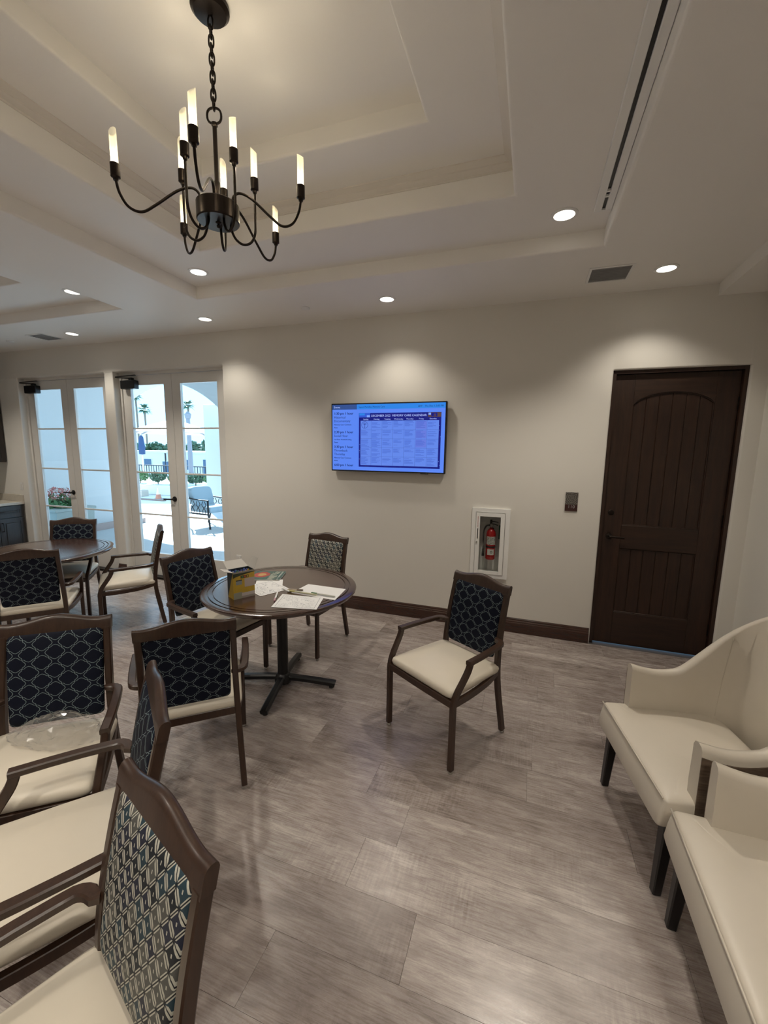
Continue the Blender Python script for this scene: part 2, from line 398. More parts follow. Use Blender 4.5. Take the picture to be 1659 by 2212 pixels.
# ceiling: lower plane with two square coffers, each stepped
T1 = (-1.2715, 1.548, 1.6235)             # centre x, centre y, half size of the outer opening
T2 = (-5.43, 1.548, 1.6235)
def ring_profile(bm, c, prof):
    rings = []
    for ins, z in prof:
        h = c[2]-ins
        rings.append([bm.verts.new((c[0]+sx*h, c[1]+sy*h, z)) for sx, sy in ((-1,-1),(1,-1),(1,1),(-1,1))])
    _skin(bm, rings, 0, cap=False); return rings
Z1, Z1F, Z2, Z3 = 3.150, 3.283, 3.335, 3.432
def bull(ins, z, r=0.018, n=4):   # rounded lower edge of a coffer lip
    return [(ins+r*(1-math.cos(a)) - r, z + r*(1-math.sin(a))) if False else (ins - r + r*math.sin(a), z + r - r*math.cos(a)) for a in [PI/2*k/n for k in range(n+1)]]
bm = B()
xs = [XL, T2[0]-T2[2]-0, T2[0]+T2[2], T1[0]-T1[2], T1[0]+T1[2], XR]; R_ = 0.018
hol = [(T[0]-T[2]-R_*0, T[0]+T[2], T[1]-T[2], T[1]+T[2]) for T in (T2, T1)]
hol = [(a-R_, b+R_, c-R_, d+R_) for a, b, c, d in hol]
def plane_holes(bm, x0, x1, y0, y1, z, holes):
    X = sorted({x0, x1, *[h[0] for h in holes], *[h[1] for h in holes]}); Y = sorted({y0, y1, *[h[2] for h in holes], *[h[3] for h in holes]})
    for i in range(len(X)-1):
        for j in range(len(Y)-1):
            if any(h[0]-1e-6 <= X[i] and X[i+1] <= h[1]+1e-6 and h[2]-1e-6 <= Y[j] and Y[j+1] <= h[3]+1e-6 for h in holes): continue
            quad(bm, (X[i],Y[j],z), (X[i+1],Y[j],z), (X[i+1],Y[j+1],z), (X[i],Y[j+1],z))
plane_holes(bm, XL, XR, YB, D, HC, hol)
ceil = struct('ceiling', bm, M['ceil'], 'white plaster ceiling with two square stepped coffers', 'ceiling')
for T in (T1, T2):
    I1 = 0.532; I2 = I1+0.052; I3 = T[2]-0.685
    bm = B()
    prof = bull(0, HC) + [(0, Z1)] + [(0, Z1)]
    prof = bull(0.0, HC) + [(0.0, Z1)]
    ring_profile(bm, T, prof)
    ring_profile(bm, T, [(0.0, Z1), (I1-R_, Z1)] + [(a, z) for a, z in bull(I1, Z1)] + [(I1, Z2)])
    r = ring_profile(bm, T, [(I1, Z2), (I3-R_, Z2)] + bull(I3, Z2, 0.016) + [(I3, Z3)])
    bm.faces.new(r[-1])
    obj('coffer', bm, M['ceil'], ceil, smooth=40)
    bm = B()
    ring_profile(bm, T, [(I1, Z1F-0.004), (I1+0.006, Z1F-0.004), (I1+0.006, Z1F+0.006), (I1+0.016, Z1F+0.010), (I1+0.030, Z1F+0.022), (I1+0.030, Z1F+0.030), (I1+0.046, Z1F+0.040), (I1+0.058, Z1F+0.046), (I1+0.058, Z2)])
    obj('cornice', bm, M['cornice'], ceil, smooth=30)
obj('soffit', box(B(), 1.285, XR, YB, D, 2.955, HC), M['ceil'], ceil)
# roof slab over everything, so that daylight only comes in by the doors
struct('roof_slab', box(B(), XL-0.15, XR+0.15, YB-0.15, D+WT, 3.50, 3.62), M['ceil'], 'concrete roof slab above the plaster ceiling', 'roof')

# floor: sub-floor and single oak planks
floor = struct('floor', box(B(), XL, XR, YB, D, -0.12, -0.006), M['subfloor'], 'grey brown oak plank floor running along the TV wall', 'floor')
struct('threshold_slab', box(B(), XL, XR, D, D+WT, -0.12, -0.006), M['subfloor'], 'narrow strip of floor under the doors', 'floor')
PW, PL = 0.2286, 1.22
rows = []
k0 = int(math.floor((YB-1.547)/PW)); cache = {}
for k in range(-8, 13):
    y0 = 1.547+k*PW; y1 = min(y0+PW, D)
    if y1-y0 < 0.02: continue
    off = {0: -0.458, -2: -0.303}.get(k, random.uniform(0, PL))
    x = off - PL*20
    while x < XR:
        a, b = max(x, XL), min(x+PL, XR)
        if b-a > 0.02:
            key = (round(b-a, 3), round(y1-y0, 3))
            if key not in cache:
                bm = box(B(), -(b-a)/2+0.0005, (b-a)/2-0.0005, -(y1-y0)/2+0.0005, (y1-y0)/2-0.0005, -0.006, 0)
                me = bpy.data.meshes.new('plank'); bmesh.ops.recalc_face_normals(bm, faces=bm.faces); bm.to_mesh(me); bm.free(); me.materials.append(M['floor']); cache[key] = me
            o = bpy.data.objects.new('plank', cache[key]); COL.objects.link(o); o.parent = floor; o.location = ((a+b)/2, (y0+y1)/2, 0)
        x += PL
yk = 1.547-8*PW
obj('plank_field', box(B(), XL, XR, YB, yk-0.0005, -0.006, 0), M['floor'], floor)['kind'] = 'stuff'

# baseboards
def baseboard(name, x0, x1, label, y=D, sgn=-1, ends=True):
    prof = [(0, 0.001), (-0.018, 0.001), (-0.018, 0.098), (-0.014, 0.104), (-0.014, 0.116), (-0.009, 0.124), (-0.009, 0.136), (-0.004, 0.145), (0, 0.145)]
    bm = B(); prism(bm, [(y-0.0005+p, z) for p, z in prof], 'x', x0, x1)
    return struct(name, bm, M['base'], label, 'baseboard')
baseboard('baseboard_back', -3.395, 0.600, 'dark mahogany baseboard under the TV wall')
baseboard('baseboard_stub', -5.268, -5.132, 'short mahogany baseboard between the two french doors')
baseboard('baseboard_corner', 1.568, XR, 'short mahogany baseboard right of the wooden door')
bm = B(); prism(bm, [(XR-0.0005-p, z) for p, z in [(0,0.001),(0.018,0.001),(0.018,0.098),(0.014,0.104),(0.014,0.116),(0.009,0.124),(0.009,0.136),(0.004,0.145),(0,0.145)]], 'y', YB, D-0.02)
struct('baseboard_right', bm, M['base'], 'dark mahogany baseboard along the side wall', 'baseboard')

# ------------------------------------------------------------------ wooden door (door_3)
def wooden_door():
    t = thing('door_3', 'dark walnut plank door with arched upper panel', 'door', kind='structure')
    bm = B(); y0, y1 = D+0.025, D+0.155
    box(bm, 0.612, 0.640, y0, y1, 0, 2.433); box(bm, 1.528, 1.556, y0, y1, 0, 2.433); box(bm, 0.640, 1.528, y0, y1, 2.405, 2.433)
    # stop
    box(bm, 0.640, 0.652, D+0.115, y1, 0, 2.405); box(bm, 1.516, 1.528, D+0.115, y1, 0, 2.405); box(bm, 0.652, 1.516, D+0.115, y1, 2.392, 2.405)
    obj('door_frame', bm, M['door'], t)
    L0, L1, F0, F1 = 0.643, 1.525, D+0.060, D+0.104      # leaf
    pxa, pxb = 0.794, 1.370
    leaf = obj('door_leaf', bbox(L0, pxa, F0, F1, 0.006, 2.401, 0.002), M['door'], t)
    obj('stile', bbox(pxb, L1, F0, F1, 0.006, 2.401, 0.002), M['door'], leaf)
    obj('bottom_rail', bbox(pxa, pxb, F0, F1, 0.006, 0.310, 0.002), M['doorx'], leaf)
    obj('lock_rail', bbox(pxa, pxb, F0, F1, 0.905, 1.112, 0.002), M['doorx'], leaf)
    n = 24; arc = lambda x: 2.150 + 0.104*max(0.0, 1-((x-(pxa+pxb)/2)/((pxb-pxa)/2))**2)**0.62
    pts = [(pxa, 2.401)] + [(pxa+(pxb-pxa)*i/n, arc(pxa+(pxb-pxa)*i/n)) for i in range(n+1)] + [(pxb, 2.401)]
    obj('arched_rail', prism(B(), pts, 'y', F0, F1), M['doorx'], leaf)
    # moulding beads around the panels
    def bead(path, closed=True):
        bm = B(); tube(bm, path + [path[0]] if closed else path, 0.006, 6); return bm
    top = [(pxb-0.004-(pxb-pxa-0.008)*i/n, F0+0.012, arc(pxb-0.004-(pxb-pxa-0.008)*i/n)-0.004) for i in range(n+1)]
    obj('panel_bead', bead([(pxa+0.004, F0+0.012, 1.116), (pxb-0.004, F0+0.012, 1.116)] + top), M['door'], leaf, smooth=40)
    obj('panel_bead', bead([(pxa+0.004, F0+0.012, 0.314), (pxb-0.004, F0+0.012, 0.314), (pxb-0.004, F0+0.012, 0.901), (pxa+0.004, F0+0.012, 0.901)]), M['door'], leaf, smooth=40)
    w = (pxb-pxa)/6
    for i in range(6):
        a, b = pxa+i*w+0.0001, pxa+(i+1)*w-0.0001; g = 0.004
        for lo, hi in ((0.310, 0.905), (1.112, None)):
            topz = [(a+(b-a)*q/5, arc(a+(b-a)*q/5)) for q in range(6)] if hi is None else [(a, hi), (b, hi)]
            bm = B(); pts = [(a, lo), (b, lo)] + [(x, z) for x, z in reversed(topz)]
            prism(bm, pts, 'y', F0+0.016, F1-0.004)
            fe = [e for e in bm.edges if abs(e.verts[0].co.y-F0-0.016) < 1e-5 and abs(e.verts[1].co.y-F0-0.016) < 1e-5 and abs(e.verts[0].co.x-e.verts[1].co.x) < 1e-5]
            bmesh.ops.bevel(bm, geom=fe, offset=g, segments=1, affect='EDGES')
            obj('panel_plank', bm, M['door'], leaf)
    bm = B(); lathe(bm, [(0, 0), (0.024, 0), (0.024, 0.010), (0.018, 0.014), (0.0, 0.014)], 20); xform(bm, Matrix.Rotation(PI/2, 4, 'X'))
    obj('deadbolt', bm, M['bronze'], leaf, smooth=40, loc=(0.700, F0, 1.222))
    bm = B(); lathe(bm, [(0, 0), (0.026, 0), (0.026, 0.008), (0.012, 0.014), (0.010, 0.045), (0, 0.045)], 20); xform(bm, Matrix.Rotation(PI/2, 4, 'X'))
    sweep(bm, crv([(0, -0.042, 0), (0.03, -0.045, 0.0), (0.115, -0.043, -0.004)], 6), 0.012, 0.018, (0, 1, 0), 0.5)
    obj('lever_handle', bm, M['bronze'], leaf, smooth=40, loc=(0.702, F0, 1.008))
    for z in (0.25, 1.2, 2.15): obj('hinge', bbox(1.518, 1.532, F0-0.006, F0+0.004, z-0.05, z+0.05, 0.002), M['bronze'], t)
wooden_door()

# ------------------------------------------------------------------ french doors (door_1, door_2)
def french(name, x0, x1, label, closer_side):
    t = thing(name, label, 'door', kind='structure')
    fy0, fy1 = D+0.085, D+0.185
    bm = B(); jw = 0.035; HT = 2.68
    box(bm, x0, x0+jw, fy0, fy1, 0, HT); box(bm, x1-jw, x1, fy0, fy1, 0, HT); box(bm, x0+jw, x1-jw, fy0, fy1, HT-jw, HT)
    obj('door_frame', bm, M['trimw'], t)
    obj('threshold', bbox(x0+jw, x1-jw, D+0.02, fy1, 0, 0.016, 0.004), M['bronze'], t)
    xm = (x0+x1)/2; ly0, ly1 = D+0.100, D+0.148
    for i, (a, b) in enumerate(((x0+jw+0.003, xm-0.002), (xm+0.002, x1-jw-0.003))):
        st = 0.118; zb, zt = 0.312, 2.530; top = HT-jw-0.004
        bm = B()
        box(bm, a, a+st, ly0, ly1, 0.020, top); box(bm, b-st, b, ly0, ly1, 0.020, top)
        box(bm, a+st, b-st, ly0, ly1, 0.020, zb); box(bm, a+st, b-st, ly0, ly1, zt, top)
        leaf = obj('door_leaf', bm, M['trimw'], t)
        # glazing bead
        bm = B(); g = 0.010
        for q in (ly0+0.002,):
            box(bm, a+st, a+st+g, q, q+0.040, zb, zt); box(bm, b-st-g, b-st, q, q+0.040, zb, zt)
            box(bm, a+st+g, b-st-g, q, q+0.040, zb, zb+g); box(bm, a+st+g, b-st-g, q, q+0.040, zt-g, zt)
        obj('glazing_bead', bm, M['trimw'], leaf)
        cuts = [zb+g, 0.847, 1.405, 1.975, zt-g]
        for z in cuts[1:-1]: obj('muntin', bbox(a+st+g, b-st-g, ly0+0.008, ly1-0.008, z-0.010, z+0.010, 0.003), M['trimw'], leaf)
        for q in range(4):
            lo = cuts[q] + (0.010 if q else 0); hi = cuts[q+1] - (0.010 if q < 3 else 0)
            obj('pane', box(B(), a+st+g, b-st-g, D+0.122, D+0.126, lo, hi), M['glass'], leaf)
        if i == 0:
            bm = B(); lathe(bm, [(0, 0), (0.034, 0), (0.034, 0.008), (0.014, 0.016), (0.012, 0.05), (0, 0.05)], 22); xform(bm, Matrix.Rotation(PI/2, 4, 'X'))
            sweep(bm, crv([(0, -0.048, 0), (-0.03, -0.052, 0), (-0.135, -0.050, -0.003)], 6), 0.012, 0.020, (0, 1, 0), 0.5)
            obj('lever_handle', bm, M['blackmetal'], leaf, smooth=40, loc=(b-0.052, ly0, 1.075))
    # surface closer on the left leaf
    bm = bbox(x0+0.08, x0+0.32, ly0-0.075, ly0, 2.47, 2.575, 0.006); c = obj('door_closer', bm, M['blackmetal'], t)
    bm = B(); sweep(bm, [(x0+0.24, ly0-0.04, 2.60), (x0+0.02, ly0-0.075, 2.612)], 0.03, 0.010, (0, 1, 0)); box(bm, x0+0.215, x0+0.262, ly0-0.06, ly0-0.02, 2.574, 2.606)
    sweep(bm, [(x0+0.02, ly0-0.075, 2.622), (x0+0.30, ly0-0.03, 2.640)], 0.024, 0.008, (0, 1, 0)); obj('closer_arm', bm, M['blackmetal'], c)
    return t
french('door_1', OPEN[0][0], OPEN[0][1], 'white french doors by the kitchen cabinets, blue shaded wall behind', 0)
french('door_2', OPEN[1][0], OPEN[1][1], 'white french doors looking out on the arch and palms', 0)

# ------------------------------------------------------------------ ceiling fixtures
LAMP_N = [0]
def downlight(x, y, z, label, w=2.2, off=False):
    t = thing('recessed_light', label, 'ceiling light', (x, y, z), group='recessed round downlights')
    bm = B(); lathe(bm, [(0.060, 0.0), (0.078, 0.0), (0.078, -0.004), (0.070, -0.007), (0.060, -0.006)], 28, cap=False); obj('trim_ring', bm, M['white'], t, smooth=30)
    bm = B(); lathe(bm, [(0.0, -0.002), (0.0605, -0.002), (0.0605, -0.0045), (0.0, -0.0045)], 28); obj('lens', bm, M['lamp'], t)
    LAMP_N[0] += 1; nm = 'downlight_lamp_%d%s' % (LAMP_N[0], '_offscreen' if off else '')
    ld = bpy.data.lights.new(nm, 'SPOT'); ld.energy = LAMP_W*w; ld.color = LAMP_C; ld.spot_size = math.radians(114); ld.spot_blend = 0.7; ld.shadow_soft_size = 0.05
    lo = bpy.data.objects.new(nm, ld); COL.objects.link(lo); lo.parent = t; lo.location = (0, 0, -0.02)
ZL = HC
for x, lab in ((-1.272, 'recessed downlight right above the wall TV'), (0.823, 'recessed downlight above the wooden door beside the ceiling vent'),
               (-3.243, 'recessed downlight above the edge of the palm view french doors'), (-5.191, 'recessed downlight above the pier between the french doors')):
    downlight(x, 3.655, ZL, lab, 0.85)
downlight(-2.641, 2.925, Z1, 'recessed downlight in the coffer corner by the french doors')
downlight(0.098, 2.925, Z1, 'recessed downlight in the coffer corner beside the slot diffuser')
downlight(-4.10, 2.925, Z1, 'recessed downlight in the kitchen side coffer')
# the same two coffers and wall row carry on out of the picture: their other corners and the mirrored row
downlight(-6.80, 2.925, Z1, 'recessed downlight in the kitchen side coffer close to the wall cabinets', off=True)
for x, y, z, w in ((-2.641, 0.17, Z1, 2.2), (0.098, 0.17, Z1, 2.2), (-4.10, 0.17, Z1, 2.2), (-6.80, 0.17, Z1, 2.2),
                (-5.191, -0.56, ZL, 2.2), (-3.243, -0.56, ZL, 2.2), (-1.272, -0.56, ZL, 2.2), (0.823, -0.56, ZL, 2.2)):
    downlight(x, y, z, 'recessed downlight on the ceiling side opposite the TV wall', w, off=True)

t = thing('slot_diffuser', 'long white linear slot diffuser with black slot in the coffer', 'air vent', (0, 0, Z1))
for a, b in ((0.256, 0.296), (0.314, 0.350)): obj('diffuser_rail', bbox(a, b, 0.3, 2.90, -0.022, -0.0005, 0.003), M['white'], t)
obj('slot', box(B(), 0.296, 0.314, 0.3, 2.90, -0.010, -0.001), M['black'], t)
for y in (2.71, 2.76): obj('slot_clip', box(B(), 0.296, 0.314, y, y+0.014, -0.020, -0.010), M['white'], t)
obj('end_cap', bbox(0.256, 0.350, 2.90, 2.915, -0.022, -0.0005, 0.002), M['white'], t)

def vent(x0, x1, y0, y1, label, n=9):
    t = thing('ceiling_vent', label, 'air vent', (0, 0, HC))
    bm = B(); f = 0.018
    box(bm, x0-f, x1+f, y0-f, y0, -0.006, -0.0005); box(bm, x0-f, x1+f, y1, y1+f, -0.006, -0.0005); box(bm, x0-f, x0, y0, y1, -0.006, -0.0005); box(bm, x1, x1+f, y0, y1, -0.006, -0.0005)
    obj('frame', bm, M['white'], t)
    obj('backing', box(B(), x0, x1, y0, y1, -0.0015, -0.0005), M['grille'], t)
    for i in range(n):
        y = y0+(y1-y0)*(i+0.5)/n; bm = B(); h = (y1-y0)/n*0.46
        prism(bm, [(y-h, -0.0055), (y-h+0.003, -0.0065), (y+h, -0.0025), (y+h-0.003, -0.0018)], 'x', x0, x1); obj('louver', bm, M['grille'], t)
vent(0.330, 0.585, 3.515, 3.765, 'grey square louvered ceiling vent near the wooden door')
vent(-5.80, -5.55, 3.55, 3.79, 'grey square louvered ceiling vent above the french doors')
for x, y, lab in ((-2.075, 3.653, 'small round sprinkler cover between the TV and door lights'), (-6.353, 3.681, 'small round sprinkler cover beside the far ceiling vent')):
    bm = B(); lathe(bm, [(0, 0), (0.040, 0), (0.042, -0.003), (0.034, -0.012), (0.030, -0.013), (0.0, -0.013)], 24)
    t = thing('sprinkler_cover', lab, 'sprinkler', (x, y, HC)); obj('cover_plate', bm, M['white'], t, smooth=40)

# ------------------------------------------------------------------ chandelier
M['frost'] = N('frosted_tube')
def _frost():
    m = M['frost']; m.base((0.85, 0.80, 0.62)); m.p.inputs['Emission Color'].default_value = (1, 0.86, 0.55, 1); m.p.inputs['Emission Strength'].default_value = 0.5; m.set(Roughness=0.5)
    m.p.inputs['Alpha'].default_value = 0.62; M['frost'] = m.m
_frost()
M['bulb'] = emit('bulb_glow', (1.0, 0.88, 0.66), 20.0)
BULB_W = 6.5
def chandelier():
    cx, cy = -1.280, 1.545
    t = thing('chandelier', 'dark bronze ten-light candle chandelier hanging from the coffer', 'chandelier', (cx, cy, 2.66))
    z0 = 2.66
    bm = B(); lathe(bm, [(0, 0.770), (0.072, 0.770), (0.072, 0.755), (0.060, 0.742), (0.016, 0.736), (0, 0.736)], 28); obj('canopy', bm, M['bronze'], t, smooth=35)
    bm = B(); lathe(bm, [(0, 0.0), (0.080, 0.0), (0.084, 0.004), (0.084, 0.066), (0.080, 0.070), (0.020, 0.072), (0.014, 0.078), (0, 0.078)], 32); hub = obj('hub', bm, M['bronze'], t, smooth=35)
    bm = B(); lathe(bm, [(0, -0.022), (0.006, -0.020), (0.008, -0.012), (0.004, -0.006), (0.012, -0.002), (0.012, 0.0), (0, 0)], 14); obj('finial', bm, M['bronze'], hub, smooth=40)
    bm = B(); lathe(bm, [(0, 0.072), (0.0125, 0.072), (0.0125, 0.150), (0.0085, 0.156), (0.0085, 0.352), (0.012, 0.356), (0.012, 0.366), (0, 0.366)], 16); obj('stem', bm, M['bronze'], t, smooth=40)
    def link(z, h, w, r, turn):
        pts = []
        for k in range(24):
            a = 2*PI*k/24; x = w/2*sgnpow(math.cos(a), 0.8); zz = h/2*sgnpow(math.sin(a), 0.8)
            pts.append(Vector((x*math.cos(turn), x*math.sin(turn), z+zz)))
        bm = B(); n = 6; rings = []
        for i in range(24):
            p = pts[i]; tg = (pts[(i+1) % 24]-pts[i-1]).normalized(); a = Vector((-math.sin(turn), math.cos(turn), 0)); b = tg.cross(a)
            rings.append([bm.verts.new(p+(a*math.cos(2*PI*j/n)+b*math.sin(2*PI*j/n))*r) for j in range(n)])
        _skin(bm, rings, 0, False, True); return bm
    obj('loop_ring', link(0.366+0.026, 0.056, 0.056, 0.0045, 0.35), M['bronze'], t, smooth=True)
    z = 0.366+0.052; k = 0; zt = 0.738; n = 10; step = (zt-z-0.01)/n
    for k in range(n):
        obj('chain_link', link(z+step*(k+0.5), step+0.016, 0.019, 0.0034, 0.35+PI/2*((k+1) % 2)), M['bronze'], t, smooth=True)
    for ring in (0, 1):
        for i in range(5):
            a = math.radians((-133 if ring == 0 else -97) + 72*i); d = Vector((math.cos(a), math.sin(a), 0))
            if ring == 0:   # long S arm over the hub edge, down and up to the candle
                prof = [(0.066, 0.062), (0.070, 0.092), (0.098, 0.104), (0.150, 0.078), (0.225, 0.010), (0.275, -0.028), (0.318, -0.022), (0.345, 0.018), (0.355, 0.062)]; rr, zb = 0.355, 0.062
            else:           # short J arm from under the hub
                prof = [(0.050, 0.004), (0.052, -0.018), (0.068, -0.048), (0.098, -0.062), (0.130, -0.046), (0.148, -0.005), (0.150, 0.060), (0.150, 0.155)]; rr, zb = 0.150, 0.155
            bm = tube(B(), crv([d*r+Vector((0, 0, zz)) for r, zz in prof], 7), 0.0052, 8)
            arm = obj('arm', bm, M['bronze'], t, smooth=True)
            c = d*rr
            bm = B(); lathe(bm, [(0, zb-0.004), (0.008, zb-0.004), (0.010, zb+0.004), (0.0165, zb+0.008), (0.0165, zb+0.052), (0.013, zb+0.055), (0, zb+0.055)], 18, (c.x, c.y)); obj('candle_cup', bm, M['bronze'], arm, smooth=35)
            bm = B(); n_ = 18; r1 = 0.0125; rings = []
            for zz, cut in ((zb+0.055, 0), (zb+0.090, 0), (zb+0.125, 0), (zb+0.160, 1)):
                rings.append([bm.verts.new((c.x+r1*math.cos(2*PI*j/n_), c.y+r1*math.sin(2*PI*j/n_), zz+(0.011*math.cos(2*PI*j/n_-a-2.4) if cut else 0))) for j in range(n_)])
            _skin(bm, rings, 0, False); obj('glass_tube', bm, M['frost'], arm, smooth=True)
            bm = B(); lathe(bm, [(0, zb+0.054), (0.0085, zb+0.056), (0.0100, zb+0.070), (0.0085, zb+0.086), (0.003, zb+0.100), (0, zb+0.102)], 12, (c.x, c.y)); obj('bulb', bm, M['bulb'], arm, smooth=True)
            pl = bpy.data.lights.new('candle', 'POINT'); pl.energy = BULB_W; pl.color = (1.0, 0.86, 0.62); pl.shadow_soft_size = 0.0115
            po = bpy.data.objects.new('candle_lamp', pl); COL.objects.link(po); po.parent = arm; po.location = (c.x, c.y, zb+0.078)
chandelier()

# ------------------------------------------------------------------ wall mounted things
def scr(name, col, s=1.0):
    m = N(name); m.base((0, 0, 0)); m.p.inputs['Emission Color'].default_value = (*col, 1); m.p.inputs['Emission Strength'].default_value = s; m.set(Roughness=0.25); return m.m
def television():
    x0, x1, z0, z1, yf = -1.986, -0.777, 1.519, 2.208, D-0.072
    t = thing('television', 'wall-mounted flat TV showing a blue December activity calendar', 'television', (0, 0, 0))
    obj('casing', bbox(x0, x1, yf, yf+0.045, z0, z1, 0.004), M['black'], t)
    obj('wall_mount', bbox(-1.65, -1.12, yf+0.045, D-0.0005, 1.70, 2.02, 0.004), M['black'], t)
    obj('brand_badge', bbox(-1.02, -0.94, yf-0.001, yf+0.008, z0-0.007, z0+0.002, 0.002), M['black'], t)
    b = 0.013; sx0, sx1, sz0, sz1 = x0+b, x1-b, z0+b, z1-b; w, h = sx1-sx0, sz1-sz0
    U = lambda u: sx0+u*w
    V = lambda v: sz1-v*h
    def rect(bm, u0, u1, v0, v1, y, mi=0): quad(bm, (U(u0), y, V(v1)), (U(u1), y, V(v1)), (U(u1), y, V(v0)), (U(u0), y, V(v0)), mi)
    m = N('screen_blue'); tc = m.coord('Object'); f = m.noise(tc, 1.4, 2)
    m.base((0, 0, 0)); m.l(m.mix(f, (0.080, 0.215, 0.86), (0.125, 0.27, 0.96)), m.p.inputs['Emission Color']); m.p.inputs['Emission Strength'].default_value = 0.85; m.set(Roughness=0.25)
    bm = B(); box(bm, sx0, sx1, yf-0.0008, yf+0.001, sz0, sz1); screen = obj('screen', bm, m.m, t)
    y = yf-0.0014
    Ms = [scr('scr_slate', (0.030, 0.075, 0.26), 0.9), scr('scr_cyan', (0.022, 0.21, 0.72), 0.95), scr('scr_navy', (0.006, 0.010, 0.20), 0.9), scr('scr_calendar', (0.125, 0.25, 0.83), 0.85),
          scr('scr_picture', (0.03, 0.10, 0.62), 0.9), scr('scr_photo', (0.10, 0.055, 0.05), 0.9), scr('scr_line', (0.04, 0.085, 0.40), 0.9), scr('scr_body', (0.060, 0.13, 0.58), 0.9), scr('scr_pale', (0.22, 0.38, 0.95), 0.9), scr('scr_purple', (0.135, 0.20, 0.74), 0.85)]
    bm = B()
    rect(bm, 0, 0.232, 0.0, 0.075, y, 0); rect(bm, 0.232, 1, 0, 0.075, y, 1)
    rect(bm, 0.252, 0.968, 0.132, 0.945, y, 2); y2 = y-0.0005
    rect(bm, 0.268, 0.950, 0.246, 0.918, y2, 3); rect(bm, 0.254, 0.355, 0.134, 0.196, y2, 4); rect(bm, 0.858, 0.966, 0.136, 0.200, y2, 5)
    y3 = y2-0.0004; gx = [0.268+(0.950-0.268)*i/7 for i in range(8)]; gy = [0.246+(0.918-0.246)*i/5 for i in range(6)]
    rnd = random.Random(3)
    for i in (4, 5):
        for j in range(3): rect(bm, gx[i]+0.004, gx[i+1]-0.004, gy[j]+0.01, gy[j+1]-0.01, y3, 9 if (i, j) in ((5, 1), (5, 2), (5, 0)) else 3)
    y3 -= 0.0003
    for i in range(1, 7): rect(bm, gx[i]-0.0008, gx[i]+0.0008, gy[0], gy[-1], y3, 6)
    for j in range(1, 5): rect(bm, gx[0], gx[-1], gy[j]-0.0012, gy[j]+0.0012, y3, 6)
    for i in range(7):
        for j in range(5):
            if (i, j) == (0, 0): continue
            nl = rnd.randint(5, 9)
            for q in range(nl):
                v = gy[j]+0.014+q*0.0125
                if rnd.random() < 0.12 or v > gy[j+1]-0.015: continue
                rect(bm, gx[i]+0.006, gx[i]+0.006+rnd.uniform(0.035, 0.080), v, v+0.0058, y3, 7)
    # round tree emblem in the first cell
    cu, cv = 0.306, 0.308; r = 0.036
    for q in range(24):
        a, c = 2*PI*q/24, 2*PI*(q+1)/24
        P = lambda an, k: (U(cu)+math.cos(an)*r*k, y3, V(cv)+math.sin(an)*r*k)
        quad(bm, P(a, 1), P(c, 1), P(c, 0.88), P(a, 0.88), 6)
    quad(bm, (U(cu)-0.004, y3, V(cv)-0.030), (U(cu)+0.004, y3, V(cv)-0.030), (U(cu)+0.0025, y3, V(cv)+0.012), (U(cu)-0.0025, y3, V(cv)+0.012), 6)
    for an in (0.5, 1.0, 1.57, 2.1, 2.6): 
        d = Vector((math.cos(an), 0, math.sin(an)))*0.026; nrm = Vector((-d.z, 0, d.x)).normalized()*0.002; o_ = Vector((U(cu), y3, V(cv)))
        quad(bm, o_-nrm, o_+nrm, o_+d+nrm, o_+d-nrm, 6)
    # small snow, leaves and house shapes in the navy border
    for q in range(26):
        side = rnd.random(); u = rnd.uniform(0.254, 0.266) if side < 0.4 else (rnd.uniform(0.952, 0.966) if side < 0.8 else rnd.uniform(0.27, 0.50)); v = rnd.uniform(0.27, 0.93) if side < 0.8 else rnd.uniform(0.922, 0.942)
        rect(bm, u-0.0015, u+0.0015, v-0.004, v+0.004, y3, rnd.choice((5, 8, 0)))
    for u0, v0, du, dv, mi in ((0.885, 0.142, 0.05, 0.05, 2), (0.862, 0.14, 0.02, 0.03, 8), (0.905, 0.155, 0.018, 0.035, 5), (0.256, 0.136, 0.05, 0.03, 1), (0.325, 0.165, 0.028, 0.03, 8)): rect(bm, u0, u0+du, v0, v0+dv, y3-0.0001*0, mi)
    obj('screen_layout', bm, None, screen, mats=Ms)['kind'] = 'stuff'
    dark = scr('scr_text', (0.004, 0.010, 0.10), 0.7); pale = scr('scr_title', (0.42, 0.52, 0.95), 1.0)
    T = lambda s, sz, u, v, al='LEFT': (s, sz*h, al, U(u), V(v))
    it = [T('Sapori Paradise, Memory Care', 0.034, 0.250, 0.052), T('68°F    Thu Dec 1, 2:03 PM', 0.034, 0.985, 0.055, 'RIGHT')]
    v = 0.150
    for a, b_, c in (('1:30 pm 1 hour', ('Historical', 'Documentary'), ('Memory Care Common', 'Area')), ('2:30 pm 1 hour', ('Social Hour',), ('1st Floor Assisted Living', 'Piano')),
                    ('3:30 pm 1 hour', ('Throwback', 'Thursday'), ('Memory Care Common', 'Area')), ('6:00 pm 1 hour', ('Puzzles and',), ())):
        it.append(T(a, 0.052, 0.016, v)); it.append(T(a, 0.052, 0.0172, v)); v += 0.057
        for s in b_: it.append(T(s, 0.050, 0.016, v)); v += 0.056
        for s in c: it.append(T(s, 0.030, 0.016, v-0.006)); it.append(T(s, 0.030, 0.0167, v-0.006)); v += 0.044
        v += 0.026
    bm = text_mesh([i for i in it if i[4] > sz0]); xform(bm, Matrix.Translation((0, y3-0.0004, 0))); obj('screen_text', bm, dark, screen)['kind'] = 'stuff'
    it = [T('Events', 0.040, 0.016, 0.052), T('DECEMBER 2022  MEMORY CARE CALENDAR', 0.043, 0.606, 0.187, 'CENTER')]
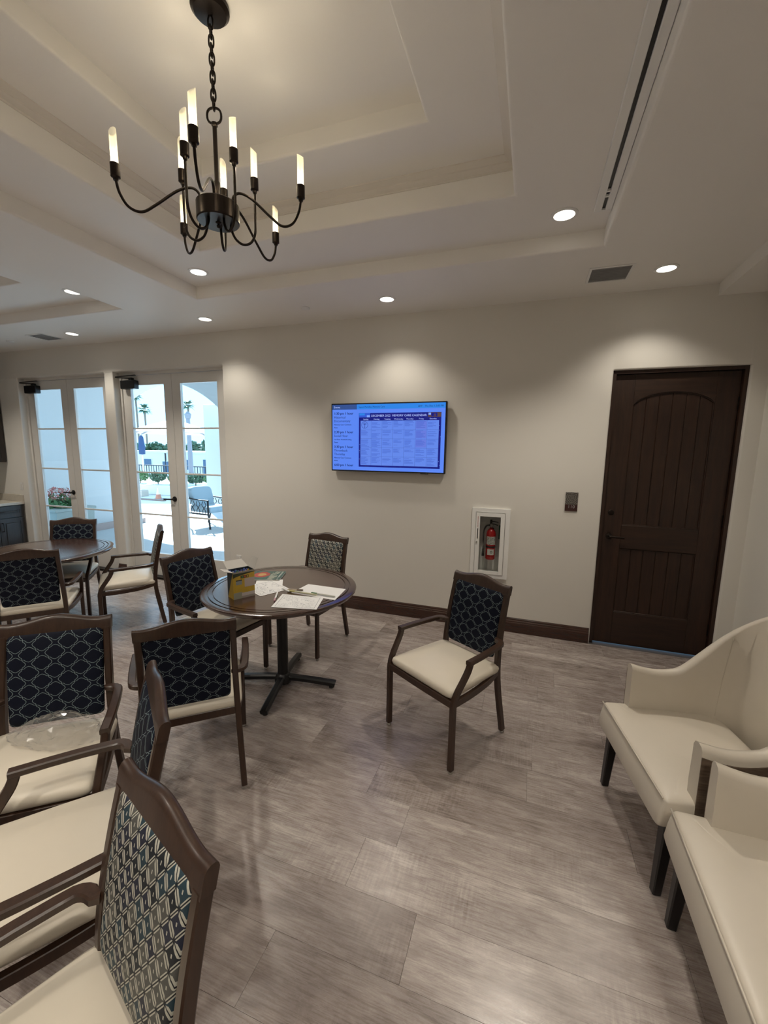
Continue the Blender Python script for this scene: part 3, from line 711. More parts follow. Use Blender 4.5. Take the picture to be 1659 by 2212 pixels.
    for i, d in enumerate(('Sunday', 'Monday', 'Tuesday', 'Wednesday', 'Thursday', 'Friday', 'Saturday')): it.append(T(d, 0.030, (gx[i]+gx[i+1])/2, 0.234, 'CENTER'))
    bm = text_mesh(it); xform(bm, Matrix.Translation((0, y3-0.0004, 0))); obj('screen_title', bm, pale, screen)['kind'] = 'stuff'
television()

def fire_cabinet():
    t = thing('extinguisher_cabinet', 'white recessed wall cabinet with a glass door for the extinguisher', 'cabinet', (0, 0, 0))
    x0, x1, z0, z1 = -0.505, -0.150, 0.522, 1.205
    bm = B(); f0, f1 = D-0.020, D+0.004
    for a, b, c, d in ((x0, -0.468, z0, z1), (-0.192, x1, z0, z1), (-0.468, -0.192, z0, 0.556), (-0.468, -0.192, 1.166, z1)): box(bm, a, b, f0, D-0.0005, c, d)
    obj('frame', bm, M['white'], t)
    bm = B()   # recessed box, open to the front
    a, b, c, d, e = -0.470, -0.190, 0.550, 1.170, D+0.165
    quad(bm, (a, e, c), (b, e, c), (b, e, d), (a, e, d)); quad(bm, (a, D, c), (a, e, c), (a, e, d), (a, D, d)); quad(bm, (b, D, c), (b, D, d), (b, e, d), (b, e, c)); quad(bm, (a, D, c), (b, D, c), (b, e, c), (a, e, c)); quad(bm, (a, D, d), (a, e, d), (b, e, d), (b, D, d))
    obj('inner_box', bm, M['white'], t)
    bm = B(); y0, y1 = D-0.026, D-0.006; gx0, gx1, gz0, gz1 = -0.426, -0.234, 0.592, 1.126
    for a, b, c, d in ((-0.464, gx0, 0.560, 1.162), (gx1, -0.196, 0.560, 1.162), (gx0, gx1, 0.560, gz0), (gx0, gx1, gz1, 1.162)): box(bm, a, b, y0, y1, c, d)
    door = obj('cabinet_door', bm, M['white'], t)
    obj('pane', box(B(), gx0, gx1, y0+0.007, y0+0.010, gz0, gz1), M['glasscab'], door)
    obj('handle_slot', bbox(-0.449, -0.441, y0-0.002, y0+0.001, 0.905, 1.005, 0.0008), M['black'], door)
    bm = B(); lathe(bm, [(0, 0), (0.008, 0), (0.008, 0.008), (0.005, 0.012), (0, 0.012)], 14); xform(bm, Matrix.Rotation(PI/2, 4, 'X')); obj('lock', bm, M['chrome'], door, smooth=40, loc=(-0.450, y0, 0.872))
    bm = text_mesh([('FIRE EXTINGUISHER', 0.012, 'LEFT', 0, 0)]); xform(bm, Matrix.Translation((-0.441, y0-0.0006, 1.018)) @ Matrix.Rotation(-PI/2, 4, 'Y'))
    obj('lettering', bm, M['red'], door)
    obj('notice', box(B(), -0.258, -0.215, D+0.150, D+0.152, 0.88, 1.02), plain('green_notice', (0.03, 0.16, 0.09), 0.5), t)
    # extinguisher
    e = thing('fire_extinguisher', 'red fire extinguisher with black hose and white labels', 'fire extinguisher', (-0.325, D+0.075, 0.690))
    bm = B(); lathe(bm, [(0, 0), (0.040, 0.0), (0.046, 0.006), (0.046, 0.250), (0.040, 0.280), (0.026, 0.300), (0.014, 0.308), (0.014, 0.318), (0, 0.318)], 28); body = obj('cylinder', bm, M['red'], e, smooth=40)
    def wrap(z0, z1, a0, a1, mat, nm, r=0.0466):
        bm = B(); n = 12
        for i in range(n):
            p, q = a0+(a1-a0)*i/n, a0+(a1-a0)*(i+1)/n
            quad(bm, (r*math.cos(p), r*math.sin(p), z0), (r*math.cos(q), r*math.sin(q), z0), (r*math.cos(q), r*math.sin(q), z1), (r*math.cos(p), r*math.sin(p), z1))
        return obj(nm, bm, mat, body, smooth=True)
    lm = N('label_print'); v = lm.coord('Object', (1, 1, 1)); nz = lm.noise(lm.coord('Object', (90, 90, 260)), 1.0, 2, 0.4)
    lm.base(lm.ramp(nz, [(0.40, (0.10, 0.10, 0.10)), (0.47, (0.72, 0.72, 0.68))])); lm.set(Roughness=0.5)
    wrap(0.150, 0.232, -2.5, -0.35, lm.m, 'instruction_label'); wrap(0.048, 0.105, -2.15, -0.65, M['paper'], 'inspection_label')
    bm = B()
    for q in range(20):
        a = 2*PI*q/20; c2 = 2*PI*(q+1)/20; R2 = 0.0472
        P = lambda an, k: (R2*math.cos(-1.3+0.25*k*math.cos(an)), R2*math.sin(-1.3+0.25*k*math.cos(an)), 0.078+0.0125*k*math.sin(an))
        quad(bm, P(a, 1), P(c2, 1), P(c2, 0.6), P(a, 0.6))
    obj('label_mark', bm, M['black'], body)
    wrap(0.118, 0.138, -PI, PI-0.001, M['black'], 'strap', 0.0475)
    bm = B(); lathe(bm, [(0, 0.318), (0.014, 0.318), (0.016, 0.322), (0.016, 0.352), (0.010, 0.358), (0, 0.358)], 14); obj('valve', bm, M['chrome'], e, smooth=40)
    bm = B(); sweep(bm, crv([(-0.006, 0, 0.348), (0.020, -0.004, 0.352), (0.062, -0.008, 0.342)], 5), 0.018, 0.005, (0, 1, 0)); sweep(bm, crv([(-0.010, 0, 0.366), (0.015, -0.004, 0.378), (0.064, -0.010, 0.372)], 5), 0.018, 0.005, (0, 1, 0)); box(bm, -0.014, 0.006, -0.010, 0.010, 0.352, 0.392)
    obj('squeeze_handle', bm, M['black'], e)
    bm = B(); lathe(bm, [(0, -0.006), (0.012, -0.006), (0.012, 0.002), (0, 0.002)], 14); xform(bm, Matrix.Rotation(PI/2, 4, 'X')); obj('pressure_gauge', bm, M['chrome'], e, loc=(0.004, -0.018, 0.340))
    bm = tube(B(), crv([(-0.014, -0.004, 0.340), (-0.045, -0.012, 0.330), (-0.066, -0.018, 0.285), (-0.068, -0.020, 0.20), (-0.064, -0.020, 0.13)], 7), 0.0075, 10); obj('hose', bm, M['black'], e, smooth=True)
    bm = tube(B(), [(-0.064, -0.020, 0.135), (-0.066, -0.020, 0.09), (-0.068, -0.020, 0.03)], 0.0115, 12, taper=lambda s: 0.8+0.4*s); obj('nozzle', bm, M['black'], e, smooth=40)
    obj('bracket', bbox(-0.02, 0.02, 0.046, 0.0896, 0.12, 0.30, 0.002), M['black'], e)
fire_cabinet()

def room_sign():
    t = thing('room_sign', 'small room number plaque reading 110 beside the wooden door', 'sign', (0, 0, 0))
    m = N('plaque_filigree'); tc = m.n('TexCoord'); sx = m.n('SeparateXYZ'); m.l(tc.outputs['Object'], sx.inputs[0])
    u = m.math('ABSOLUTE', m.math('SUBTRACT', sx.outputs[0], 0.3665)); z = m.math('SUBTRACT', sx.outputs[2], 1.335)
    r = m.math('SQRT', m.math('ADD', m.math('MULTIPLY', u, u), m.math('MULTIPLY', z, z)))
    w = m.math('SINE', m.math('ADD', m.math('MULTIPLY', r, 420), m.math('MULTIPLY', m.math('SINE', m.math('MULTIPLY', m.math('ARCTAN2', z, u), 6.0)), 1.6)))
    n = m.noise(m.coord('Object', (160, 160, 160)), 1, 2)
    m.base(m.ramp(m.math('ADD', m.math('MULTIPLY', w, 0.28), n), [(0.30, (0.045, 0.038, 0.032)), (0.75, (0.21, 0.195, 0.17))])); m.set(Roughness=0.45)
    obj('upper_plate', bbox(0.315, 0.418, D-0.012, D-0.0005, 1.283, 1.391, 0.0015), m.m, t)
    low = obj('number_plate', bbox(0.315, 0.418, D-0.012, D-0.0005, 1.222, 1.281, 0.0015), plain('maroon_plate', (0.045, 0.012, 0.010), 0.4), t)
    obj('divider', box(B(), 0.315, 0.418, D-0.0125, D-0.0005, 1.281, 1.283), M['chrome'], t)
    bm = text_mesh([('110', 0.040, 'CENTER', 0.3665, 1.249), ('110', 0.040, 'CENTER', 0.3675, 1.249)]); xform(bm, Matrix.Translation((0, D-0.0127, 0))); obj('number', bm, M['paper'], low)
room_sign()
def plate(x, z, label, w=0.07, h=0.115, two=False):
    t = thing('switch_plate' if not two else 'outlet_plate', label, 'switch' if not two else 'outlet', (x, D, z))
    obj('cover', bbox(-w/2, w/2, -0.006, -0.0005, -h/2, h/2, 0.002), M['plate'], t)
    for q in ((-0.022, 0.022) if two else (0.0,)): obj('socket' if two else 'rocker', bbox(-0.016, 0.016, -0.0085, -0.005, q-(0.014 if two else 0.033), q+(0.014 if two else 0.033), 0.001), M['trimw'], t)
plate(-7.13, 1.135, 'white rocker switch plate between kitchen counter and french door')
plate(-3.27, 0.40, 'white outlet plate low on the wall beside the french doors', two=True)

# ------------------------------------------------------------------ kitchen cabinets along the left wall
def kitchen():
    ys = [4.068, 3.40, 2.73, 2.06]
    for i in range(3):
        y1, y0 = ys[i]-0.001, ys[i+1]+0.001
        lab = ('espresso base cabinet in the corner next to the french doors', 'espresso base cabinet in the middle of the kitchen run', 'espresso base cabinet at the kitchen run end away from the french doors')[i]
        t = thing('base_cabinet', lab, 'cabinet', (-7.45, (y0+y1)/2, 0), group='espresso base cabinets')
        a, b, hw = -0.329, 0.310, (y1-y0)/2
        obj('body', box(B(), a, b, -hw, hw, 0.10, 0.865), M['cab'], t); obj('toe_kick', box(B(), a, b-0.06, -hw, hw, 0.001, 0.10), M['cab'], t)
        def front(nm, z0, z1, yy0, yy1):
            d = obj(nm, bbox(b, b+0.020, yy0, yy1, z0, z1, 0.003), M['cab'], t)
            bm = B(); f = 0.055
            for p, q, r, s in ((yy0, yy0+f, z0, z1), (yy1-f, yy1, z0, z1), (yy0+f, yy1-f, z0, z0+f), (yy0+f, yy1-f, z1-f, z1)): box(bm, b+0.020, b+0.026, p, q, r, s)
            obj('door_rim', bm, M['cab'], d)
            obj('raised_panel', bbox(b+0.020, b+0.027, yy0+f+0.02, yy1-f-0.02, z0+f+0.015, z1-f-0.015, 0.004), M['cab'], d); return d
        dr = front('drawer', 0.69, 0.855, -hw+0.01, hw-0.01)
        obj('pull', tube(B(), crv([(b+0.026, -0.07, 0.772), (b+0.055, -0.065, 0.772), (b+0.055, 0.065, 0.772), (b+0.026, 0.07, 0.772)], 4), 0.006, 8), M['blackmetal'], dr)
        for s in (-1, 1):
            d = front('door', 0.115, 0.68, -hw+0.01 if s < 0 else 0.003, -0.003 if s < 0 else hw-0.01)
            obj('pull', tube(B(), crv([(b+0.026, s*0.035, 0.50), (b+0.055, s*0.035, 0.505), (b+0.055, s*0.035, 0.615), (b+0.026, s*0.035, 0.62)], 4), 0.006, 8), M['blackmetal'], d)
        lab = ('tall espresso wall cabinet in the corner above the counter', 'tall espresso wall cabinet in the middle of the upper run', 'tall espresso wall cabinet at the upper run end away from the french doors')[i]
        t = thing('wall_cabinet', lab, 'cabinet', (-7.6, (y0+y1)/2, 1.484), group='espresso wall cabinets')
        a, b = -0.179, 0.190
        obj('body', box(B(), a, b, -hw, hw, 0, 1.46), M['cab'], t)
        bm = B(); prism(bm, [(b, 1.36), (b+0.02, 1.36), (b+0.03, 1.42), (b+0.06, 1.45), (b+0.07, 1.52), (b, 1.52)], 'y', -hw, hw); obj('crown', bm, M['cab'], t)
        for s in (-1, 1):
            d = obj('door', bbox(b, b+0.020, -hw+0.01 if s < 0 else 0.003, -0.003 if s < 0 else hw-0.01, 0.01, 1.35, 0.003), M['cab'], t)
            yy0, yy1 = (-hw+0.01, -0.003) if s < 0 else (0.003, hw-0.01)
            bm = B(); f = 0.055
            for p, q, r, s_ in ((yy0, yy0+f, 0.01, 1.35), (yy1-f, yy1, 0.01, 1.35), (yy0+f, yy1-f, 0.01, 0.01+f), (yy0+f, yy1-f, 1.35-f, 1.35)): box(bm, b+0.020, b+0.026, p, q, r, s_)
            obj('door_rim', bm, M['cab'], d)
    c = thing('countertop', 'pale quartz countertop with low backsplash over espresso cabinets', 'countertop', (0, 0, 0))
    obj('slab', bbox(-7.779, -7.105, 2.06, 4.074, 0.866, 0.905, 0.004), M['stone'], c)
    obj('backsplash', bbox(-7.778, -7.110, 4.054, 4.0745, 0.9055, 1.005, 0.002), M['stone'], c); obj('backsplash', bbox(-7.779, -7.760, 2.06, 4.053, 0.9055, 1.005, 0.002), M['stone'], c)
kitchen()

# ------------------------------------------------------------------ dining armchairs
POST = [(0.0, 0.266), (0.12, 0.245), (0.28, 0.216), (0.42, 0.202), (0.52, 0.206), (0.64, 0.222), (0.78, 0.252), (0.92, 0.287)]
POSTX = [(0.0, 0.228), (0.28, 0.217), (0.42, 0.212), (0.64, 0.205), (0.92, 0.199)]
py = lambda z: lerp_tab(POST, z)
pxx = lambda z: lerp_tab(POSTX, z)
def make_chair(front, label):
    t = thing('dining_armchair', label, 'chair', group='wood-framed dining armchairs'); w = M['chairwood']
    for s in (-1, 1):
        # front leg that sweeps back into the arm support
        path = [(s*0.262, -0.249, 0.018), (s*0.262, -0.249, 0.20), (s*0.262, -0.249, 0.36), (s*0.263, -0.247, 0.410), (s*0.268, -0.226, 0.465), (s*0.274, -0.190, 0.520), (s*0.278, -0.158, 0.570), (s*0.280, -0.142, 0.612)]
        leg = obj('leg', sweep(B(), crv(path, 4), 0.028, 0.034, (1, 0, 0), 0.3), w, t, smooth=35)
        bm = B(); lathe(bm, [(0, 0.0005), (0.013, 0.0005), (0.015, 0.005), (0.010, 0.012), (0.010, 0.020), (0, 0.020)], 14, (s*0.262, -0.249)); obj('glide', bm, M['chrome'], leg, smooth=40)
        # back leg and post in one
        zs = [0.018, 0.10, 0.20, 0.30, 0.40, 0.50, 0.60, 0.70, 0.80, 0.885]
        leg = obj('leg', sweep(B(), crv([(s*pxx(z), py(z), z) for z in zs], 3), 0.029, 0.036, (1, 0, 0), 0.3), w, t, smooth=35)
        bm = B(); lathe(bm, [(0, 0.0005), (0.013, 0.0005), (0.015, 0.005), (0.010, 0.012), (0.010, 0.020), (0, 0.020)], 14, (s*0.228, py(0))); obj('glide', bm, M['chrome'], leg, smooth=40)
        # armrest: forward run, rounded corner, back into the post
        za = 0.617; R = 0.045
        pts = [(s*0.281, -0.160, za), (s*0.276, -0.05, za+0.001), (s*0.268, 0.05, za+0.002), (s*0.259, 0.125, za+0.002)]
        for k in range(1, 6):
            a = PI/2*k/5; pts.append((s*(0.256-R+R*math.cos(a)), 0.146+R*math.sin(a), za+0.002))
        pts.append((s*0.204, 0.205, za+0.001))
        obj('armrest', sweep(B(), pts, 0.026, 0.036, (0, 0, 1), 0.35), w, t, smooth=35)
        # curved side rail
        path = crv([(s*0.258, -0.235, 0.400), (s*0.248, -0.08, 0.396), (s*0.233, 0.08, 0.402), (s*0.214, 0.195, 0.420)], 5)
        obj('seat_rail', sweep(B(), path, 0.024, 0.038, (1, 0, 0), 0.2), w, t, smooth=35)
    obj('seat_rail', sweep(B(), [(-0.262, -0.249, 0.402), (0, -0.252, 0.402), (0.262, -0.249, 0.402)], 0.024, 0.042, (0, 1, 0), 0.2), w, t)
    obj('seat_rail', sweep(B(), [(-0.212, 0.200, 0.410), (0.212, 0.200, 0.410)], 0.024, 0.042, (0, 1, 0), 0.2), w, t)
    # crest rail with a serpentine top
    bm = B(); n = 28; rings = []
    for i in range(n+1):
        x = -0.217+0.434*i/n; q = abs(x)/0.217
        top = 0.936 + 0.028*(0.5+0.5*math.cos(PI*min(1, q/0.82))) + (0.004*(q-0.82)/0.18 if q > 0.82 else 0); bot = 0.880
        yo = -0.010*(1-q*q)*0; hy = 0.0165
        prof = [(-hy, bot), (-hy, top-0.014), (-hy*0.75, top-0.005), (-hy*0.3, top), (hy*0.3, top), (hy*0.75, top-0.005), (hy, top-0.014), (hy, bot)]
        rings.append([bm.verts.new((x, py(min(z, 0.92))+(z-0.92)*0.2*(z > 0.92)+yy+yo, z)) for yy, z in prof])
    _skin(bm, rings, 0, True); obj('crest_rail', bm, w, t, smooth=40)
    # seat cushion
    def seatf(p):
        yy = p.y/0.243; k = 1.0 - 0.085*(yy+1)/2
        crown = 0.022*(1-(p.x/0.262)**2)*(1-yy*yy) if p.z > 0 else 0
        return Vector((p.x*k, p.y-0.024, 0.444+p.z+crown))
    obj('seat', superbox(B(), 0.256, 0.236, 0.038, 0.62, 0.13, 56, 14, seatf), M['vinyl'], t, smooth=True)
    # upholstered back, patterned front and plain trellis rear
    def backf(p):
        z = 0.694+p.y; return Vector((p.x*(1.0-0.03*(0.9-z)/0.4), py(z)-0.003-p.z*(1.0 if p.z > 0 else 0.7), z))
    bm = superbox(B(), 0.188, 0.202, 0.026, 0.5, 0.10, 56, 12, backf)
    for f in bm.faces:
        c = f.calc_center_median(); f.material_index = 0 if c.y < py(c.z)-0.003 else 1
    obj('backrest', bm, None, t, smooth=True, mats=[front, M['trellis']])
    return t
ch_t = make_chair(M['trellis'], 'navy trellis armchair standing alone on open floor near the extinguisher')
ch_d = make_chair(M['diamond'], 'armchair with pale diamond weave back between round table and TV wall')
RAD = math.radians
ch_t.location = (-0.402, 2.409, 0); ch_t.rotation_euler.z = RAD(-31.8)
ch_d.location = (-1.801, 3.188, 0); ch_d.rotation_euler.z = RAD(-8.5)
for proto, x, y, a, lab in (
    (ch_t, -1.643, 1.638, 221.9, 'trellis armchair facing the marker box table, on the side of the bag chair'),
    (ch_t, -2.185, 2.423, 80.2, 'trellis armchair tucked under the table with papers, on its french door side'),
    (ch_d, -3.678, 2.953, -39.1, 'armchair between the bare round table and the palm view french doors'),
    (ch_t, -4.525, 2.907, 36.1, 'trellis armchair behind the bare round table, against the first french doors'),
    (ch_t, -3.808, 2.204, 228.5, 'trellis armchair at the bare round table, facing the kitchen cabinets'),
    (ch_t, -1.852, 1.016, 38.4, 'trellis armchair with a clear plastic bag on its seat'),
    (ch_t, -1.313, 0.751, -37.4, 'trellis armchair between the plastic bag chair and the diamond weave chair'),
    (ch_d, -0.838, 0.358, -20.1, 'pale and navy diamond weave armchair far from both tables, beside a trellis chair')):
    dup(proto, (x, y, 0), RAD(a), lab)

# ------------------------------------------------------------------ round tables
def make_table(label):
    t = thing('round_table', label, 'table', group='round pedestal tables')
    bm = B(); lathe(bm, [(0, 0.738), (0.455, 0.738), (0.455, 0.760), (0, 0.760)], 72); top = obj('table_top', bm, M['tabletop'], t, smooth=30)
    bm = B(); lathe(bm, [(0.455, 0.738), (0.455, 0.7520), (0.4615, 0.7520), (0.4625, 0.760), (0.4875, 0.760), (0.4885, 0.7520), (0.4965, 0.7520), (0.4975, 0.760), (0.530, 0.760), (0.538, 0.757), (0.541, 0.750), (0.538, 0.740), (0.526, 0.728), (0.500, 0.722), (0.460, 0.722), (0.455, 0.738)], 72, cap=False)
    obj('rim', bm, M['tablerim'], t, smooth=30)
    obj('mounting_plate', bbox(-0.20, 0.20, -0.20, 0.20, 0.712, 0.7215, 0.002), M['blackmetal'], t)
    bm = B(); lathe(bm, [(0, 0.03), (0.039, 0.03), (0.039, 0.712), (0, 0.712)], 28); obj('column', bm, M['blackmetal'], t, smooth=35)
    bm = B(); lathe(bm, [(0, 0.028), (0.062, 0.028), (0.062, 0.060), (0.050, 0.085), (0.039, 0.095), (0, 0.095)], 24); obj('base_hub', bm, M['blackmetal'], t, smooth=35)
    for k in range(4):
        a = PI/2*k; d = Vector((math.cos(a), math.sin(a), 0))
        bm = sweep(B(), crv([d*0.03+Vector((0, 0, 0.062)), d*0.14+Vector((0, 0, 0.056)), d*0.28+Vector((0, 0, 0.044)), d*0.375+Vector((0, 0, 0.034)), d*0.393+Vector((0, 0, 0.030))], 4), 0.050, 0.040, Vector((-math.sin(a), math.cos(a), 0)), 0.5)
        leg = obj('foot', bm, M['blackmetal'], t, smooth=35)
        bm = B(); lathe(bm, [(0, 0.0005), (0.018, 0.0005), (0.018, 0.010), (0.010, 0.016), (0, 0.016)], 14, tuple((d*0.365)[:2])); obj('glide', bm, M['black'], leg)
    return t
tb = make_table('round walnut table holding the marker box, book and papers')
tb.location = (-1.644, 2.495, 0); tb.rotation_euler.z = RAD(14)
dup(tb, (-4.280, 2.585, 0), RAD(40), 'bare round walnut table near the kitchen cabinets')

# ------------------------------------------------------------------ lounge chairs
def make_lounge(label):
    t = thing('lounge_chair', label, 'chair', group='cream leatherette lounge chairs'); L = M['lounge']
    HW = 0.325
    def seatf(p):
        z = 0.390+p.z; crown = 0.012*(1-(p.x/HW)**2)*(1-((p.y)/0.28)**2) if p.z > 0 else 0
        return Vector((p.x, p.y-0.06+(0.012*(p.z/0.068) if p.y < -0.2 else 0), z+crown))
    seat = obj('seat', superbox(B(), HW, 0.270, 0.068, 0.22, 0.07, 64, 16, seatf), L, t, smooth=True)
    # welt along the front edge
    bm = tube(B(), [(-HW+0.012, -0.321, 0.452), (0, -0.322, 0.455), (HW-0.012, -0.321, 0.452)], 0.0035, 6); obj('welt', bm, L, seat, smooth=True)
    # barrel shell: plan curve from the left arm round the back to the right arm
    plan = []; nA, nB = 10, 28; yA, yC = -0.215, 0.055; ry = 0.235; IW = HW-0.030
    for i in range(nA): plan.append((-IW, yA+(yC-yA)*i/nA))
    for i in range(nB+1):
        a = PI - PI*i/nB; plan.append((IW*sgnpow(math.cos(a), 0.72), yC+ry*sgnpow(math.sin(a), 0.72)))
    for i in range(1, nA+1): plan.append((IW, yC+(yA-yC)*i/nA))
    def height(x, y):
        s = (y-yA)/(yC+ry-yA)         # 0 at the arm front, 1 at the back
        arm = 0.684 - 0.022*math.sin(PI*min(1, s/0.50))
        k = max(0.0, min(1.0, (s-0.42)/0.58)); k = k*k*(3-2*k)
        c = 1-0.20*(abs(x)/IW)**2.0
        return arm + (1.075-arm)*k*c
    n = len(plan); rings = []; vr = []; bm = B(); bv = B()
    for i, (x, y) in enumerate(plan):
        a, b = plan[max(i-1, 0)], plan[min(i+1, n-1)]; tx, ty = b[0]-a[0], b[1]-a[1]; l = math.hypot(tx, ty) or 1
        nx, ny = -ty/l, tx/l                                      # outward
        H = height(x, y); th = 0.027; back = max(0, (y-yC)/ry); lean = 0.085*back
        prof = [(-th, 0.40), (-th-0.004, 0.52), (-th, 0.62), (-th, H-0.022), (-th*0.7, H-0.006), (0, H), (th*0.7, H-0.006), (th, H-0.022), (th, 0.52), (th, 0.325), (-th, 0.325)]
        def P(o, z):
            q = max(0, (z-0.45)/0.6); return Vector((x+nx*o, y+ny*o+lean*q*q*1.0+lean*q*0.4, z))
        rings.append([bm.verts.new(P(o, z)) for o, z in prof])
        vr.append([bv.verts.new(P(o, z)) for o, z in ((th+0.0005, 0.345), (th+0.004, 0.345), (th+0.004, H-0.040), (th+0.0005, H-0.040))])
    _skin(bm, rings); shell = obj('barrel_back', bm, L, t, smooth=50)
    _skin(bv, vr); obj('veneer_panel', bv, M['veneer'], shell, smooth=50)
    # seams where the arms meet the back
    for s in (-1, 1):
        j = nA+4 if s < 0 else n-1-nA-4; x, y = plan[j]; a, b = plan[j-1], plan[j+1]; tx, ty = b[0]-a[0], b[1]-a[1]; l = math.hypot(tx, ty); nx, ny = -ty/l, tx/l
        pts = []
        H = height(x, y)
        for q_ in range(9):
            z = 0.47+(H-0.02-0.47)*q_/8; q = max(0, (z-0.45)/0.6); lean = 0.085*max(0, (y-yC)/ry); o = -0.0275 - (0.004*(1-abs(z-0.52)/0.1) if abs(z-0.52) < 0.1 else 0)
            pts.append((x+nx*o, y+ny*o+lean*q*q+lean*q*0.4, z))
        obj('seam', tube(B(), pts, 0.0016, 5), L, shell)
    for sx in (-1, 1):
        bm = sweep(B(), [(sx*0.278, -0.288, 0.002), (sx*0.272, -0.268, 0.335)], 0.046, 0.046, (1, 0, 0), 0.25, taper=lambda s: 0.72+0.35*s); obj('leg', bm, M['blackleg'], t)
        bm = sweep(B(), [(sx*0.262, 0.300, 0.002), (sx*0.235, 0.215, 0.335)], 0.046, 0.046, (1, 0, 0), 0.25, taper=lambda s: 0.72+0.35*s); obj('leg', bm, M['blackleg'], t)
    return t
lc = make_lounge('cream leatherette lounge chair standing next to the wooden door')
lc.location = (0.809, 2.048, 0); lc.rotation_euler.z = RAD(-79.3)
dup(lc, (0.886, 1.322, 0), RAD(-90), 'cream leatherette lounge chair farther from the wooden door')

